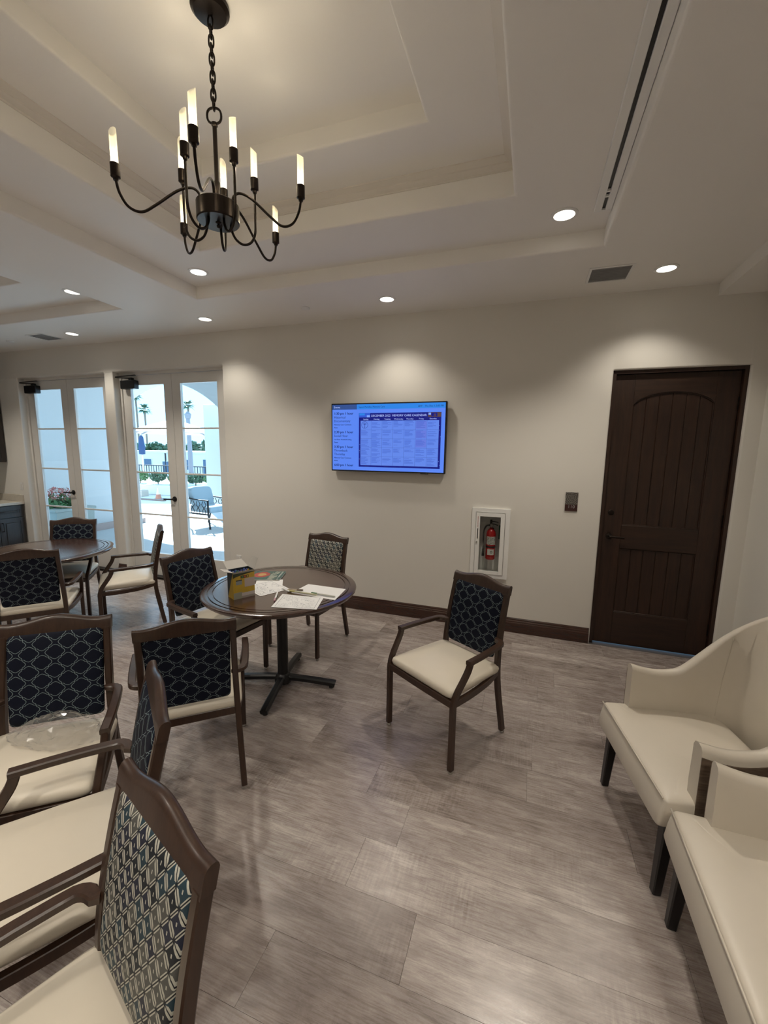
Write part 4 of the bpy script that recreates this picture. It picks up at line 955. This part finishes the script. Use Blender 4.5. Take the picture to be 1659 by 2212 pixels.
# ------------------------------------------------------------------ things on the table
TZ = 0.7602
def marker_box():
    t = thing('marker_box', 'open yellow cardboard box of markers with its flaps up', 'box', (-1.769, 2.139, TZ), math.atan2(2.266-2.139, -1.700+1.769))
    w, d, h = 0.145, 0.096, 0.182        # local +x along the printed face, +y to the back
    m = N('marker_box_print'); tc = m.n('TexCoord'); sx = m.n('SeparateXYZ'); m.l(tc.outputs['Object'], sx.inputs[0])
    x, z = m.math('DIVIDE', sx.outputs[0], w), m.math('DIVIDE', sx.outputs[2], h)
    def band(v, a, b): return m.math('MULTIPLY', m.math('GREATER_THAN', v, a), m.math('LESS_THAN', v, b))
    c = m.mix(m.noise(m.coord('Object', (30, 30, 30)), 1, 2), (0.50, 0.32, 0.030), (0.62, 0.42, 0.05))
    swoop = m.math('GREATER_THAN', z, m.math('ADD', 0.78, m.math('MULTIPLY', m.math('POWER', x, 0.6), 0.14)))
    c = m.mix(swoop, c, (0.035, 0.045, 0.022)); c = m.mix(m.math('GREATER_THAN', z, 0.945), c, (0.30, 0.27, 0.22))
    r = lambda a, b, e, f: m.math('MULTIPLY', band(x, a, b), band(z, e, f))
    c = m.mix(m.math('LESS_THAN', z, 0.10), c, (0.36, 0.32, 0.29)); c = m.mix(r(0.0, 0.40, 0.0, 0.24), c, (0.33, 0.33, 0.26))
    c = m.mix(r(0.52, 1.0, 0.40, 0.72), c, (0.55, 0.47, 0.45)); c = m.mix(r(0.12, 0.40, 0.52, 0.68), c, (0.27, 0.31, 0.33)); c = m.mix(r(0.12, 0.40, 0.66, 0.70), c, (0.03, 0.03, 0.03))
    c = m.mix(r(0.38, 0.99, 0.08, 0.20), c, (0.58, 0.53, 0.52))
    c = m.mix(r(0.34, 0.72, 0.745, 0.845), c, (0.05, 0.04, 0.02)); c = m.mix(r(0.50, 0.60, 0.765, 0.825), c, (0.45, 0.08, 0.03)); c = m.mix(r(0.38, 0.47, 0.765, 0.825), c, (0.06, 0.20, 0.06))
    c = m.mix(r(0.63, 0.70, 0.765, 0.825), c, (0.45, 0.34, 0.05))
    m.base(c); m.set(Roughness=0.4)
    side = N('marker_box_side'); tcs = side.n('TexCoord'); ss = side.n('SeparateXYZ'); side.l(tcs.outputs['Object'], ss.inputs[0])
    yy, zz = side.math('DIVIDE', ss.outputs[1], d), side.math('DIVIDE', ss.outputs[2], h)
    dk = side.math('GREATER_THAN', side.math('ADD', side.math('MULTIPLY', zz, 0.9), yy), 0.95)
    side.base(side.mix(dk, (0.45, 0.30, 0.03), (0.030, 0.040, 0.045))); side.set(Roughness=0.4)
    card = plain('grey_card', (0.62, 0.60, 0.56), 0.7, 0, 0.03); k = 0.0012
    obj('front_panel', box(B(), 0, w, 0, k, 0, h), m.m, t); obj('rear_panel', box(B(), 0, w, d-k, d, 0, h), side.m, t)
    obj('side_panel', box(B(), 0, k, k, d-k, 0, h), side.m, t); obj('side_panel', box(B(), w-k, w, k, d-k, 0, h), side.m, t)
    obj('bottom_panel', box(B(), k, w-k, k, d-k, 0, k), card, t)
    def flap(a, b, v): 
        bm = B(); a, b, v = Vector(a), Vector(b), Vector(v); ed = (b-a)*0.06; nrm = (b-a).cross(v).normalized()*k
        P = [a, b, b+v-ed, a+v+ed]; top = [bm.verts.new(p) for p in P]; bot = [bm.verts.new(p+nrm) for p in P]
        bm.faces.new(top); bm.faces.new(list(reversed(bot)))
        for i in range(4): bm.faces.new((top[i], top[(i+1) % 4], bot[(i+1) % 4], bot[i]))
        return obj('flap', bm, card, t)
    flap((0, d, h), (w, d, h), (-0.01, 0.062, 0.042)); flap((w, d, h), (w, 0, h), (0.035, 0.006, 0.068)); flap((0, 0, h), (0, d, h), (-0.058, -0.02, 0.020))
    # markers standing inside
    cols = [(0.05, 0.05, 0.05), (0.45, 0.05, 0.04), (0.05, 0.20, 0.08), (0.05, 0.10, 0.35), (0.5, 0.35, 0.03), (0.30, 0.28, 0.25)]
    pr = None
    for i in range(7):
        for j in range(4):
            xx, yy2 = 0.014+0.0193*i, 0.014+0.0223*j; cm = cols[(i*3+j*5+i*j) % 6]; hh = 0.164+0.014*random.random()
            q = thing('marker', 'marker standing inside the yellow box', 'marker', (0, 0, 0), group='markers packed in the box')
            mat = MK.get(cm) or MK.setdefault(cm, plain('marker_ink', cm, 0.35))
            bm = B(); lathe(bm, [(0, 0.0), (0.0075, 0.0), (0.0075, hh-0.04), (0, hh-0.04)], 10); obj('barrel', bm, M['white'], q)
            bm = B(); lathe(bm, [(0, hh-0.04), (0.0085, hh-0.04), (0.0085, hh-0.006), (0.004, hh), (0, hh)], 10); obj('cap', bm, mat, q, smooth=40)
            q.matrix_world = Matrix.Translation((-1.769, 2.139, TZ+0.0015)) @ Matrix.Rotation(t.rotation_euler.z, 4, 'Z') @ Matrix.Translation((xx, yy2, 0))
MK = {}
marker_box()

def sheet(pts, z, label, print_=None, curl=0.0, under=False):
    """paper from four corner points (world x,y), in order"""
    c = sum((Vector(p) for p in pts), Vector((0, 0)))/4; bm = B(); n = 6; V = []
    for top in (0, 1):
        g = []
        for i in range(n+1):
            for j in range(n+1):
                u, v = i/n, j/n
                p = (Vector(pts[0])*(1-u)+Vector(pts[1])*u)*(1-v)+(Vector(pts[3])*(1-u)+Vector(pts[2])*u)*v
                lift = curl*(u*v)**2*1.0
                g.append(bm.verts.new((p.x-c.x, p.y-c.y, lift+(0.0005 if top else 0))))
        V.append(g)
    q = n+1
    for top, g in enumerate(V):
        for i in range(n):
            for j in range(n): bm.faces.new((g[i*q+j], g[(i+1)*q+j], g[(i+1)*q+j+1], g[i*q+j+1]))
    edge = [i*q for i in range(q)] + [n*q+j for j in range(1, q)] + [i*q+n for i in range(n-1, -1, -1)] + [j for j in range(n-1, 0, -1)]
    for a, b in zip(edge, edge[1:]+edge[:1]): bm.faces.new((V[0][a], V[0][b], V[1][b], V[1][a]))
    o = obj('paper_sheet', bm, None, None, mats=[print_ or M['paper']], loc=(c.x, c.y, z))
    return tag(o, label, 'paper', 'loose papers on the round table')
def linework(name, pts, dens=1.0, frame=True):
    """colouring-page line art: wavy outlines inside a thin frame"""
    c = sum((Vector(p) for p in pts), Vector((0, 0)))/4; e1 = (Vector(pts[1])-Vector(pts[0])); e2 = (Vector(pts[3])-Vector(pts[0])); o = Vector(pts[0])-c
    m = N(name); tc = m.n('TexCoord'); sx = m.n('SeparateXYZ'); m.l(tc.outputs['Object'], sx.inputs[0])
    det = e1.x*e2.y-e1.y*e2.x
    X = m.math('SUBTRACT', sx.outputs[0], o.x); Y = m.math('SUBTRACT', sx.outputs[1], o.y)
    u = m.math('SUBTRACT', m.math('MULTIPLY', X, e2.y/det), m.math('MULTIPLY', Y, e2.x/det)); v = m.math('SUBTRACT', m.math('MULTIPLY', Y, e1.x/det), m.math('MULTIPLY', X, e1.y/det))
    f = m.math('MINIMUM', m.math('MINIMUM', u, m.math('SUBTRACT', 1.0, u)), m.math('MINIMUM', v, m.math('SUBTRACT', 1.0, v)))
    inside = m.math('GREATER_THAN', f, 0.085); fr = m.math('LESS_THAN', m.math('ABSOLUTE', m.math('SUBTRACT', f, 0.065)), 0.006 if frame else -1)
    nz = m.noise(m.coord('Object', (1, 1, 1)), 26*dens, 2, 0.4, 1.2)
    ln = m.math('LESS_THAN', m.math('ABSOLUTE', m.math('SUBTRACT', m.math('PINGPONG', nz, 0.14), 0.07)), 0.012)
    blot = m.math('GREATER_THAN', m.noise(m.coord('Object', (1, 1, 1)), 11*dens, 1), 0.44)
    k = m.math('MAXIMUM', m.math('MULTIPLY', m.math('MULTIPLY', ln, inside), blot), fr)
    m.base(m.mix(m.math('MULTIPLY', k, 0.75), (0.82, 0.82, 0.81), (0.22, 0.23, 0.26))); m.set(Roughness=0.7); return m.m
P2 = [(-1.880, 2.530), (-1.716, 2.630), (-1.600, 2.440), (-1.764, 2.340)]
P1 = [(-1.870, 2.480), (-1.778, 2.588), (-1.551, 2.460), (-1.652, 2.258)]
P1 = [(-1.652, 2.258), (-1.551, 2.460), (-1.784, 2.583), (-1.885, 2.381)]
P3 = [(-1.500, 2.395), (-1.159, 2.377), (-1.184, 2.604), (-1.485, 2.605)]
P4 = [(-1.474, 2.119), (-1.192, 2.186), (-1.246, 2.385), (-1.541, 2.351)]
sheet(P2, TZ+0.0002, 'plain sheet lying mostly under the blue tinted drawing', M['paper'])
sheet(P1, TZ+0.0012, 'faint drawing on the sheet right beside the marker box', linework('drawing_print', P1, 0.8))
sheet(P3, TZ+0.0002, 'mostly blank sheet on which the markers lie', M['paper'])
sheet(P4, TZ+0.0012, 'dense colouring page inside a thin printed frame', linework('colouring_print', P4, 1.4))
# small scribble in the corner of the blank sheet
def book():
    pts = [Vector((-1.794, 2.795)), Vector((-1.724, 2.593)), Vector((-1.948, 2.508)), Vector((-2.020, 2.712))]
    c = sum(pts, Vector((0, 0)))/4; e1 = pts[2]-pts[1]; e2 = pts[0]-pts[1]
    m = N('book_cover'); tc = m.n('TexCoord'); sx = m.n('SeparateXYZ'); m.l(tc.outputs['Object'], sx.inputs[0])
    o = pts[1]-c; det = e1.x*e2.y-e1.y*e2.x
    X = m.math('SUBTRACT', sx.outputs[0], o.x); Y = m.math('SUBTRACT', sx.outputs[1], o.y)
    u = m.math('SUBTRACT', m.math('MULTIPLY', X, e2.y/det), m.math('MULTIPLY', Y, e2.x/det)); v = m.math('SUBTRACT', m.math('MULTIPLY', Y, e1.x/det), m.math('MULTIPLY', X, e1.y/det))
    n = m.noise(m.coord('Object', (40, 40, 40)), 1, 3); 
    c0 = m.mix(m.math('GREATER_THAN', n, 0.55), (0.020, 0.085, 0.075), (0.030, 0.12, 0.10))
    d = m.math('SQRT', m.math('ADD', m.math('POWER', m.math('DIVIDE', m.math('SUBTRACT', u, 0.68), 0.27), 2.0), m.math('POWER', m.math('DIVIDE', m.math('SUBTRACT', v, 0.58), 0.34), 2.0)))
    red = m.math('LESS_THAN', m.math('ADD', d, m.math('MULTIPLY', n, 0.4)), 1.15); yel = m.math('LESS_THAN', m.math('ADD', d, m.math('MULTIPLY', n, 0.5)), 0.72)
    c1 = m.mix(red, c0, (0.40, 0.035, 0.030)); c1 = m.mix(yel, c1, (0.50, 0.32, 0.10))
    lt = m.math('MULTIPLY', m.math('MULTIPLY', m.math('GREATER_THAN', u, 0.16), m.math('LESS_THAN', u, 0.40)), m.math('GREATER_THAN', n, 0.50)); c1 = m.mix(lt, c1, (0.30, 0.33, 0.27))
    st = m.math('MULTIPLY', m.math('LESS_THAN', m.math('ABSOLUTE', m.math('SUBTRACT', u, 0.09)), 0.025), m.math('GREATER_THAN', m.noise(m.coord('Object', (140, 140, 140)), 1, 1), 0.5)); c1 = m.mix(st, c1, (0.45, 0.48, 0.45))
    m.base(c1); m.set(Roughness=0.3)
    t = thing('magazine', 'green magazine with red and yellow cover art behind the marker box', 'book', (c.x, c.y, TZ))
    loc = [(p-c) for p in (pts[1], pts[2], pts[3], pts[0])]
    obj('pages', prism(B(), [tuple(p*0.985) for p in loc], 'z', 0.0008, 0.0090), M['paper'], t)
    cov = obj('cover', prism(B(), [tuple(p) for p in loc], 'z', 0.0090, 0.0098), m.m, t); obj('cover', prism(B(), [tuple(p) for p in loc], 'z', 0.0, 0.0008), m.m, t)
book()
def loose_marker(a, b, body, cap, label, z=TZ+0.0025, r=0.0062, caplen=0.045):
    a, b = Vector((*a, 0)), Vector((*b, 0)); L = (b-a).length; d = (b-a).normalized()
    t = thing('marker', label, 'marker', (a.x, a.y, z+r), math.atan2(d.y, d.x), group='loose markers on the papers')
    bm = B(); lathe(bm, [(0, caplen), (r*0.92, caplen), (r*0.92, L-0.006), (r*0.6, L), (0, L)], 12); xform(bm, Matrix.Rotation(PI/2, 4, 'Y')); obj('barrel', bm, body, t, smooth=40)
    bm = B(); lathe(bm, [(0, 0), (r*0.7, 0), (r*1.0, 0.005), (r*1.0, caplen-0.001), (0, caplen-0.001)], 12); xform(bm, Matrix.Rotation(PI/2, 4, 'Y')); obj('cap', bm, cap, t, smooth=40)
mk = lambda n, c: plain(n, c, 0.35)
loose_marker((-1.509, 2.207), (-1.580, 2.352), M['white'], mk('pink_cap', (0.55, 0.30, 0.32)), 'white marker lying on bare wood between the sheets', TZ+0.0003)
loose_marker((-1.575, 2.400), (-1.500, 2.372), M['white'], M['white'], 'short white marker poking out beside the yellow marker', TZ+0.0140, 0.006, 0.02)
loose_marker((-1.360, 2.425), (-1.177, 2.418), mk('pale_barrel', (0.62, 0.62, 0.56)), mk('green_cap', (0.06, 0.17, 0.07)), 'marker with green cap lying across the blank sheet', TZ+0.0030)
loose_marker((-1.535, 2.405), (-1.306, 2.402), mk('cream_barrel', (0.60, 0.58, 0.40)), mk('yellow_cap', (0.56, 0.52, 0.20)), 'marker with yellow cap at the sheet corner', TZ+0.0035, 0.0065, 0.06)
loose_marker((-1.440, 2.452), (-1.548, 2.425), mk('tan_barrel', (0.50, 0.42, 0.33)), mk('brown_cap', (0.13, 0.09, 0.06)), 'marker with brown cap behind the yellow one', TZ+0.0030)

# clear plastic bag on the chair seat
def bag():
    m = N('clear_plastic'); t = m.t; t.nodes.remove(m.p)
    tr = m.n('BsdfTransparent'); tr.inputs[0].default_value = (0.985, 0.985, 0.985, 1); gl = m.n('BsdfGlossy'); gl.inputs['Roughness'].default_value = 0.09
    df = m.n('BsdfDiffuse'); df.inputs[0].default_value = (0.7, 0.7, 0.7, 1); lw = m.n('LayerWeight'); lw.inputs[0].default_value = 0.35
    mx = m.n('MixShader'); m.l(m.math('ADD', m.math('MULTIPLY', m.math('POWER', lw.outputs['Facing'], 2.0), 0.75), 0.06), mx.inputs[0]); m.l(tr.outputs[0], mx.inputs[1]); m.l(gl.outputs[0], mx.inputs[2])
    m2 = m.n('MixShader'); m2.inputs[0].default_value = 0.045; m.l(mx.outputs[0], m2.inputs[1]); m.l(df.outputs[0], m2.inputs[2]); m.l(m2.outputs[0], m.out.inputs[0])
    from mathutils import noise as mn
    bm = B(); bmesh.ops.create_icosphere(bm, subdivisions=4, radius=1.0)
    rd = lambda p, f, o: 1-2*abs(mn.noise(p*f+Vector(o)))
    for v in bm.verts:
        p = v.co.copy()
        k = 1 + 0.35*mn.noise(p*1.6+Vector((3, 1, 2))) + 0.16*rd(p, 2.6, (1, 7, 3)) + 0.10*rd(p, 5.5, (5, 5, 5))
        z = p.z*0.050*(1+0.55*rd(p, 2.2, (9, 0, 1)) + 0.34*rd(p, 5.0, (2, 2, 8))); z = max(z, -0.010)
        v.co = Vector((p.x*k*0.150, p.y*k*0.080, z+0.012))
    o = obj('plastic_bag', bm, m.m, None, smooth=False, loc=(-1.835, 1.085, 0.5060), rot=(0, 0, RAD(24)))
    tag(o, 'crumpled clear plastic bag lying on a chair seat', 'bag')
bag()

# ------------------------------------------------------------------ outdoors, seen through the french doors
M['stucco'] = wallmat('white_stucco', (0.66, 0.66, 0.65), 60, 0.25)
M['patio'] = plain('patio_paving', (0.55, 0.55, 0.55), 0.55, 0, 0.06, 3)
M['curb'] = plain('pink_curb', (0.48, 0.35, 0.31), 0.6)
M['leaf'] = plain('leaf_green', (0.08, 0.18, 0.06), 0.5, 0, 0.3, 6)
M['leafd'] = plain('leaf_dark', (0.045, 0.11, 0.055), 0.5, 0, 0.3, 6)
M['palm'] = plain('palm_frond', (0.05, 0.13, 0.07), 0.5, 0, 0.25, 3)
M['bark'] = plain('palm_bark', (0.20, 0.155, 0.12), 0.8, 0, 0.2)
M['planter'] = plain('sage_planter', (0.40, 0.43, 0.39), 0.5)
M['iron'] = plain('wrought_iron', (0.012, 0.014, 0.018), 0.45, 0.3)
M['cushion'] = plain('blue_grey_cushion', (0.42, 0.53, 0.60), 0.8, 0, 0.05)
M['navyc'] = plain('navy_canvas', (0.025, 0.06, 0.15), 0.7)
M['canvas'] = plain('white_canvas', (0.78, 0.78, 0.76), 0.7)
M['winglass'] = plain('blue_window', (0.04, 0.09, 0.16), 0.2)
M['postgrey'] = plain('grey_post', (0.22, 0.22, 0.25), 0.6)
YO = D+WT
struct('patio', box(B(), -40, 8, YO, 19.3, -0.30, -0.008), M['patio'], 'pale sunlit patio paving outside the french doors', 'patio')
struct('lower_ground', box(B(), -140, 40, 19.3, 140, -3.3, -3.0), M['patio'], 'lower ground beyond the patio railing', 'ground')
struct('porch_roof', box(B(), -14, -0.4, YO, 8.45, 3.70, 3.95), M['stucco'], 'flat porch ceiling between french doors and arches', 'roof')
struct('wing_wall', box(B(), -8.95, -8.65, YO, 7.25, -0.008, 3.70), M['stucco'], 'white stucco wall standing in blue shade beside the porch', 'wall')
struct('wall_curb', box(B(), -8.65, -8.42, YO+0.3, 7.25, -0.008, 0.10), M['curb'], 'low pinkish curb along the shaded stucco wall', 'curb')
def arch_wall():
    y0, y1 = 8.0, 8.42; bm = B(); R, zc, hw = 2.70, 0.60, 2.05; zt = 3.70
    xs0 = [-14.0]
    for c in (-8.60, -3.30): xs0 += [c-hw, c+hw]
    xs0.append(-0.4)
    for a, b in zip(xs0[0::2], xs0[1::2]): box(bm, a, b, y0, y1, -0.008, zt)
    for c in (-8.60, -3.30):
        n = 28; pts = [(c-hw+2*hw*i/n, zc+math.sqrt(R*R-(-hw+2*hw*i/n)**2)) for i in range(n+1)]
        for i in range(n):
            (xa, za), (xb, zb) = pts[i], pts[i+1]; prism(bm, [(xa, za), (xb, zb), (xb, zt), (xa, zt)], 'y', y0, y1)
    bmesh.ops.remove_doubles(bm, verts=bm.verts, dist=1e-4)
    struct('arch_wall', bm, M['stucco'], 'white stucco porch wall with wide arched openings', 'wall')
arch_wall()
tag(obj('garden_column', bbox(-8.47, -7.70, 9.3, 9.9, -0.008, 2.9, 0.02), M['stucco'], None), 'square white stucco column beyond the arch', 'column')
def leaves(bm, n, c, r, size, rnd, up=0.0):
    for _ in range(n):
        while True:
            p = Vector((rnd.uniform(-1, 1), rnd.uniform(-1, 1), rnd.uniform(-1, 1)))
            if 0.25 < p.length < 1: break
        p = Vector((p.x*r[0], p.y*r[1], p.z*r[2]))+Vector(c); d = Vector((rnd.uniform(-1, 1), rnd.uniform(-1, 1), rnd.uniform(-0.4, 1)+up)).normalized(); e = d.orthogonal().normalized(); s = size*rnd.uniform(0.6, 1.3)
        vs = [bm.verts.new(p+v) for v in (-d*s, e*s*0.45, d*s, -e*s*0.45)]; bm.faces.new(vs)
    return bm
rnd = random.Random(11)
# tall planter with flowers
t = thing('flower_planter', 'tall sage planter with pink and white flowers by the shaded wall', 'planter', (-8.02, 5.16, -0.008))
bm = B(); prism(bm, [(-0.33, 0), (0.33, 0), (0.40, 0.60), (-0.40, 0.60)], 'y', -0.33, 0.33); obj('pot', bm, M['planter'], t)
obj('pot_rim', bbox(-0.42, 0.42, -0.36, 0.36, 0.60, 0.65, 0.01), M['planter'], t)
obj('foliage', leaves(B(), 420, (0, 0, 0.72), (0.36, 0.30, 0.16), 0.06, rnd, 0.4), M['leaf'], t)
for nm, col in (('blossom', (0.66, 0.20, 0.17)), ('blossom', (0.76, 0.63, 0.58))):
    obj(nm, leaves(B(), 260, (0, 0, 0.87), (0.36, 0.28, 0.13), 0.030, rnd), plain('petal', col, 0.6), t)
# low planter wall with shrubs
tag(obj('planter_wall', bbox(-22, -8.9, 11.65, 12.9, -0.008, 0.34, 0.02), M['stucco'], None), 'long low white planter wall across the patio', 'planter')
for i, x in enumerate((-14.3, -13.4, -12.5, -11.6, -10.8)):
    t = thing('shrub', 'leafy green shrub growing in the low planter wall', 'shrub', (x, 12.2, 0.342), group='shrubs in the planter wall')
    obj('foliage', leaves(B(), 320, (0, 0, 0.27), (0.36, 0.28, 0.19), 0.06, rnd, 0.3), M['leaf'] if i % 2 == 0 else M['leafd'], t)
    obj('stem', tube(B(), [(0, 0, 0.0), (0.02, 0, 0.2)], 0.02, 6), M['bark'], t)
# railing
t = thing('iron_railing', 'black iron railing with upright bars at the patio edge', 'railing', (-19.6, 19.0, -0.008))
for z in (0.64, 0.02): obj('rail', box(B(), -4.2, 4.2, -0.025, 0.025, z, z+0.05), M['iron'], t)
me = None
for i in range(45):
    x = -4.2+8.4*i/44; o = obj('baluster', box(B(), -0.014, 0.014, -0.014, 0.014, 0.07, 0.64), M['iron'], t, loc=(x, 0, 0)) if me is None else bpy.data.objects.new('baluster', me)
    if me is None: me = o.data
    else: COL.objects.link(o); o.parent = t; o.location = (x, 0, 0)
for x in (-4.2, 0, 4.2): obj('post', box(B(), x-0.035, x+0.035, -0.035, 0.035, 0, 0.75), M['iron'], t)
# neighbouring house
t = thing('neighbour_house', 'low white stucco house with dark windows beyond the railing', 'building', (-27, 26, -3.0))
obj('wall', box(B(), -5.5, 4.5, 0, 6, 0, 4.25), M['stucco'], t); obj('parapet', bbox(-5.6, 4.6, -0.1, 6.1, 4.25, 4.42, 0.03), M['stucco'], t)
for a, b, c, d in ((-2.84, -2.08, 3.23, 3.76), (1.43, 1.82, 3.0, 3.78), (3.17, 3.79, 2.2, 3.83), (-0.9, -0.2, 2.6, 3.6)):
    w_ = obj('window_frame', box(B(), a-0.05, b+0.05, -0.05, 0, c-0.05, d+0.05), M['trimw'], t); obj('pane', box(B(), a, b, -0.07, -0.05, c, d), M['winglass'], w_)
obj('downpipe', box(B(), -0.62, -0.55, -0.08, -0.01, 0.5, 4.3), M['iron'], t)
# far trees and palms
for i, (x, z, r) in enumerate(((-47.2, 1.7, 1.4), (-43.9, 1.8, 1.4), (-40.9, 1.9, 1.2), (-38.1, 1.9, 1.1), (-35.5, 2.2, 1.1))):
    t = thing('far_tree', 'dark rounded tree behind the neighbouring house', 'tree', (x, 40, -3.0), group='trees behind the house')
    obj('crown', leaves(B(), 420, (0, 0, z+3-0.6), (r, 1.2, 1.1), 0.34, rnd), M['leafd'], t); obj('trunk', tube(B(), [(0, 0, 0), (0, 0, z+2.4)], 0.18, 7), M['bark'], t)
for x, z, lab in ((-70.1, 11.1, 'far fan palm, tallest of the three'), (-68.1, 8.7, 'far fan palm standing below the tallest one'), (-57.9, 9.2, 'far fan palm above the grey lamp post')):
    t = thing('palm_tree', lab, 'palm', (x, 60, -3.0))
    obj('trunk', tube(B(), crv([(0.25, 0, 0), (0.1, 0, z), (0, 0, z+2.9)], 5), 0.16, 8), M['bark'], t)
    for k in range(34):
        a = 2*PI*k/34+rnd.uniform(-.2, .2); el = rnd.uniform(-0.5, 1.1); L = rnd.uniform(1.1, 1.6); bm = B(); d = Vector((math.cos(a)*math.cos(el), math.sin(a)*math.cos(el), math.sin(el))); s = Vector((-math.sin(a), math.cos(a), 0)); o_ = Vector((0, 0, z+2.9))
        mid = o_+d*L*0.55; tip = o_+d*L-Vector((0, 0, 0.35))
        for q in range(-2, 3):
            tq = tip+s*0.26*q; bm.faces.new([bm.verts.new(p) for p in (o_+d*0.35+s*0.02*q, mid+s*(0.13*q+0.085), tq, mid+s*(0.13*q-0.085))])
        obj('frond', bm, M['palm'], t)
t = thing('lamp_post', 'tapered grey lamp post beyond the patio', 'lamp post', (-15.45, 16, -0.008))
obj('pole', tube(B(), [(0, 0, 0), (0.0, 0, 1.5), (-0.02, 0, 3.1)], 0.115, 10, taper=lambda s: 1.1-0.35*s), M['postgrey'], t); bm = B(); lathe(bm, [(0, 3.1), (0.12, 3.1), (0.16, 3.3), (0.05, 3.42), (0, 3.42)], 12, (-0.02, 0)); obj('lamp_head', bm, M['postgrey'], t)
t = thing('closed_umbrella', 'closed navy patio umbrella on a pale pole', 'umbrella', (-17.34, 15, -0.008))
obj('pole', tube(B(), [(0, 0, 0), (0, 0, 2.3)], 0.03, 8), M['canvas'], t); bm = B(); lathe(bm, [(0, 1.38), (0.13, 1.40), (0.15, 1.7), (0.09, 2.2), (0, 2.32)], 12); obj('folded_canopy', bm, M['navyc'], t)
t = thing('patio_umbrella', 'open white patio umbrella with dark ribs', 'umbrella', (-13.6, 13.3, -0.008))
obj('pole', tube(B(), [(0, 0, 0), (0, 0, 2.82)], 0.03, 8), M['postgrey'], t); bm = B(); lathe(bm, [(1.75, 2.30), (1.0, 2.56), (0.02, 2.86), (0.02, 2.84), (1.0, 2.54), (1.75, 2.285)], 8, cap=False); obj('canopy', bm, M['canvas'], t)
for k in range(8):
    a = 2*PI*k/8; d = Vector((math.cos(a), math.sin(a), 0)); obj('rib', sweep(B(), [d*0.04+Vector((0, 0, 2.79)), d*1.75+Vector((0, 0, 2.26))], 0.035, 0.035, (0, 0, 1)), M['postgrey'], t)
# traffic cone and carton
t = thing('traffic_cone', 'orange traffic cone with white top on the patio', 'cone', (-11.78, 10.70, -0.008))
obj('base', bbox(-0.13, 0.13, -0.13, 0.13, 0, 0.025, 0.006), M['postgrey'], t); bm = B(); lathe(bm, [(0.10, 0.025), (0.066, 0.17)], 18, cap=False); obj('lower_cone', bm, plain('cone_orange', (0.50, 0.19, 0.12), 0.5), t); bm = B(); lathe(bm, [(0.066, 0.17), (0.018, 0.385), (0, 0.385)], 18, cap=False); obj('upper_cone', bm, M['canvas'], t)
tag(obj('floor_board', bbox(-12.35, -11.2, 10.35, 10.47, -0.0075, 0.035, 0.004), plain('brown_board', (0.22, 0.16, 0.14), 0.7)), 'brown board lying in front of the traffic cone', 'board')
tag(obj('carton', bbox(-13.30, -12.88, 11.0, 11.3, -0.0075, 0.22, 0.01), plain('carton_tan', (0.52, 0.44, 0.37), 0.8)), 'small tan carton beside the low planter wall', 'box')
# outdoor lounge chairs, facing +x, iron sides
def patio_chair(label):
    t = thing('patio_armchair', label, 'chair', group='iron patio armchairs'); I = M['iron']
    for y in (-0.30, 0.30):
        top = crv([(-0.36, y, 0.80), (-0.33, y, 0.70), (-0.20, y, 0.635), (0.34, y, 0.62)], 5)
        obj('arm_rail', sweep(B(), top, 0.045, 0.022, (0, 1, 0)), I, t)
        obj('side_rail', sweep(B(), [(-0.30, y, 0.315), (0.34, y, 0.315)], 0.035, 0.03, (0, 1, 0)), I, t)
        obj('leg', sweep(B(), crv([(-0.40, y, 0.002), (-0.30, y, 0.28), (-0.30, y, 0.45), (-0.36, y, 0.80)], 4), 0.03, 0.03, (0, 1, 0)), I, t)
        obj('leg', sweep(B(), [(0.37, y, 0.002), (0.33, y, 0.30), (0.33, y, 0.62)], 0.032, 0.032, (0, 1, 0)), I, t)
        for x in (-0.16, 0.02, 0.20):
            bm = B()
            for s in (-1, 1): tube(bm, crv([(x+s*0.02, y, 0.60), (x+s*0.062, y, 0.52), (x+s*0.008, y, 0.455), (x+s*0.045, y, 0.39), (x+s*0.035, y, 0.325)], 5), 0.007, 6)
            obj('scroll', bm, I, t, smooth=True)
    obj('back_frame', sweep(B(), [(-0.36, -0.30, 0.80), (-0.36, 0.30, 0.80)], 0.04, 0.03, (1, 0, 0)), I, t)
    obj('seat_cushion', superbox(B(), 0.33, 0.275, 0.075, 0.3, 0.15, 36, 10, lambda p: p+Vector((0.03, 0, 0.41))), M['cushion'], t, smooth=True)
    obj('back_cushion', superbox(B(), 0.085, 0.275, 0.22, 0.4, 0.3, 36, 12, lambda p: Vector((p.x-0.24-(p.z)*0.25, p.y, p.z+0.67))), M['cushion'], t, smooth=True)
    return t
pc = patio_chair('iron patio armchair with blue cushions standing under the porch'); pc.location = (-6.76, 7.47, -0.008); pc.rotation_euler.z = RAD(-8)
dup(pc, (-6.60, 8.85, -0.008), RAD(-8), 'iron patio armchair with blue cushions beyond the arch')
